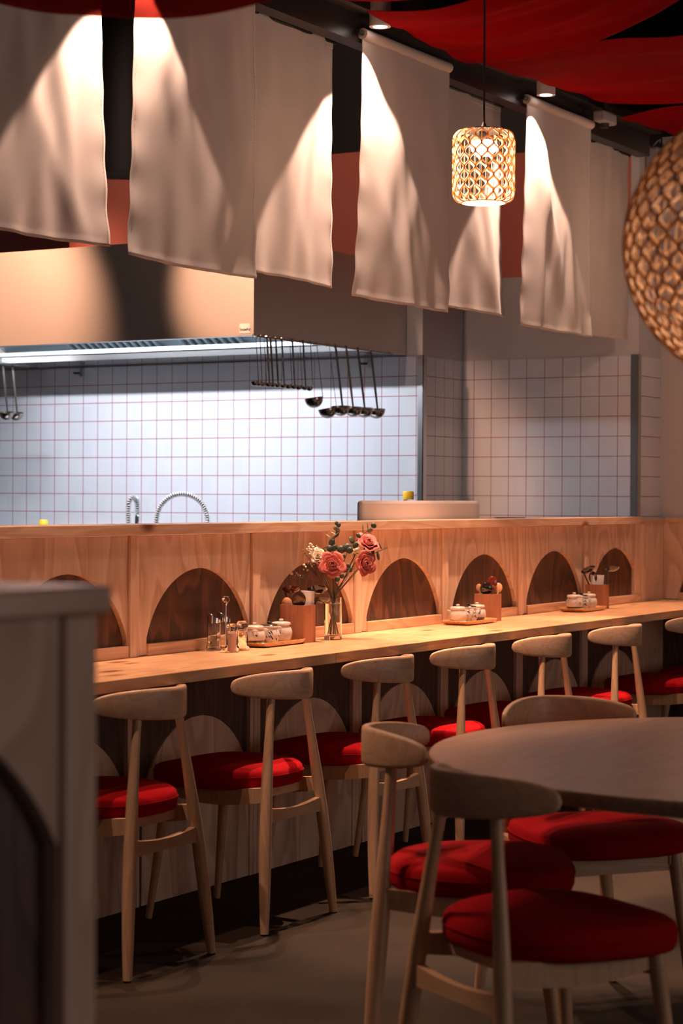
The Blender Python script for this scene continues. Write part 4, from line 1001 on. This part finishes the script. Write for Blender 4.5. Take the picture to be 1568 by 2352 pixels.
sprig([(764,1275,.02),(768,1240,.02),(773,1215,.01),(775,1200,.01)],
 [(758,1260,.01,15,16,-20,.9),(768,1258,.0,13,16,30,.85),(762,1246,.0,16,15,-60,.9),(768,1234,.02,8,14,40,.5),(757,1232,.0,5,20,-50,.45),(774,1229,.01,7,15,40,.7),(766,1224,.0,5,16,-60,.4),(776,1220,.01,9,14,20,.8),(770,1214,.01,8,12,-40,.7),(777,1217,-.01,12,6,70,.5),(778,1206,.01,9,12,20,.9),(773,1202,.01,9,11,-20,.9)],
 'tall eucalyptus sprig rising above the ledge line behind the front rose',(.004,.012))
sprig([(790,1290,.03),(797,1268,.02),(810,1250,.02),(825,1235,.02),(840,1222,.02),(856,1208,.02)],
 [(787,1278,.01,13,12,-30,.9),(783,1262,.0,18,20,-60,.95),(797,1258,.0,22,20,-30,.95),(803,1264,-.01,16,15,120,.95),(808,1240,.02,12,18,-20,.6),(817,1252,.0,12,18,40,.9),(823,1230,.01,9,14,-40,.9),(834,1215,.02,2.5,22,0,.6),(845,1212,.02,2.5,22,0,.6),(850,1219,.01,12,14,70,.5),(858,1207,.01,14,12,40,.95)],
 'eucalyptus sprig arching right over the roses to the ledge',(-.004,.006))
sprig([(795,1330,.0),(800,1315,.0),(812,1300,.0)],[(774,1330,-.01,13,13,-70,.9),(785,1323,-.01,12,12,10,.9),(792,1308,.0,15,14,-50,.9),(800,1300,.0,12,10,60,.9),(787,1290,.01,9,7,-80,.9),(806,1308,.0,8,14,10,.8)],
 'short dark eucalyptus sprig below the coral roses',(.006,-.004))
sprig([(850,1278,.03),(865,1268,.03),(876,1264,.03)],[(883,1261,.02,6,17,70,.45),(873,1254,.02,3.5,18,-25,.8),(868,1277,.02,7,20,170,.8),(856,1266,.02,8,14,-10,.9)],
 'thin sprig with one pale leaf at the far right of the bouquet',(-.010,.0))
sprig([(735,1290,.02),(741,1272,.02)],[(741,1268,.01,16,14,30,.9),(747,1258,.01,7,15,65,.5),(731,1257,.01,3,16,-40,.5)],
 'small sprig between the cream bloom and the front rose',(.0,.01))
def gyp(tops,label,base,seed):
    rnd=random.Random(seed); t=thing('baby_breath_sprig',label,'flower',(VX+base[0],VY+base[1],ZT+.02),0,'baby breath in the vase'); O=Vector(t.location)
    root=at(tops[0][0],tops[0][1],VD); mb=MB(); mb.tube([p-O for p in stem_path(base[0],base[1],root,VD)],.0007,5)
    bl=MB()
    for (px,py,r) in tops[1:]:
        c=at(px,py,VD+rnd.uniform(-.02,.02))-O; mb.tube([root-O,(root-O).lerp(c,.6)+Vector((0,0,-.002)),c],.0004,4)
        q=bmesh.new(); bmesh.ops.create_icosphere(q,subdivisions=2,radius=r*VD/F)
        for v in q.verts: v.co=v.co*(1+.22*math.sin(v.co.x*4200+v.co.z*3100))+c
        bl.frombm(q)
    mb.build('stems',M_stem,t); tag(bl.build('blossoms',M_gyp,t,smooth=180),None,None,None,'stuff')
gyp([(725,1300),(712,1250,3.5),(715,1252,3),(709,1257,3),(719,1257,3),(704,1262,3.2),(711,1261,2.5),(700,1272,3.5),(703,1275,2.5),(711,1272,2.5),(696,1263,1.5),(705,1280,1.5),(714,1268,2.5),(722,1262,2.5)],'baby breath cluster above and left of the cream bloom',(.010,-.004),1)
gyp([(728,1322),(702,1290,2),(707,1294,2.5),(698,1298,3),(702,1302,2.5),(708,1288,2),(695,1297,2),(713,1296,2),(716,1300,2),(697,1308,2),(706,1310,2.5),(709,1291,1.5),(717,1293,1.6),(721,1297,1.5),(725,1292,1.3),(716,1302,2)],'baby breath cluster below the cream bloom',(.012,.0),2)
gyp([(735,1342),(668,1316,3.5),(671,1318,2.5),(674,1308,2.2),(681,1316,2.2),(684,1320,2),(678,1321,1.2),(689,1322,1.5),(696,1322,1.2),(665,1313,1.6)],'thin baby breath sprig reaching left over the spoons',(.012,.006),3)
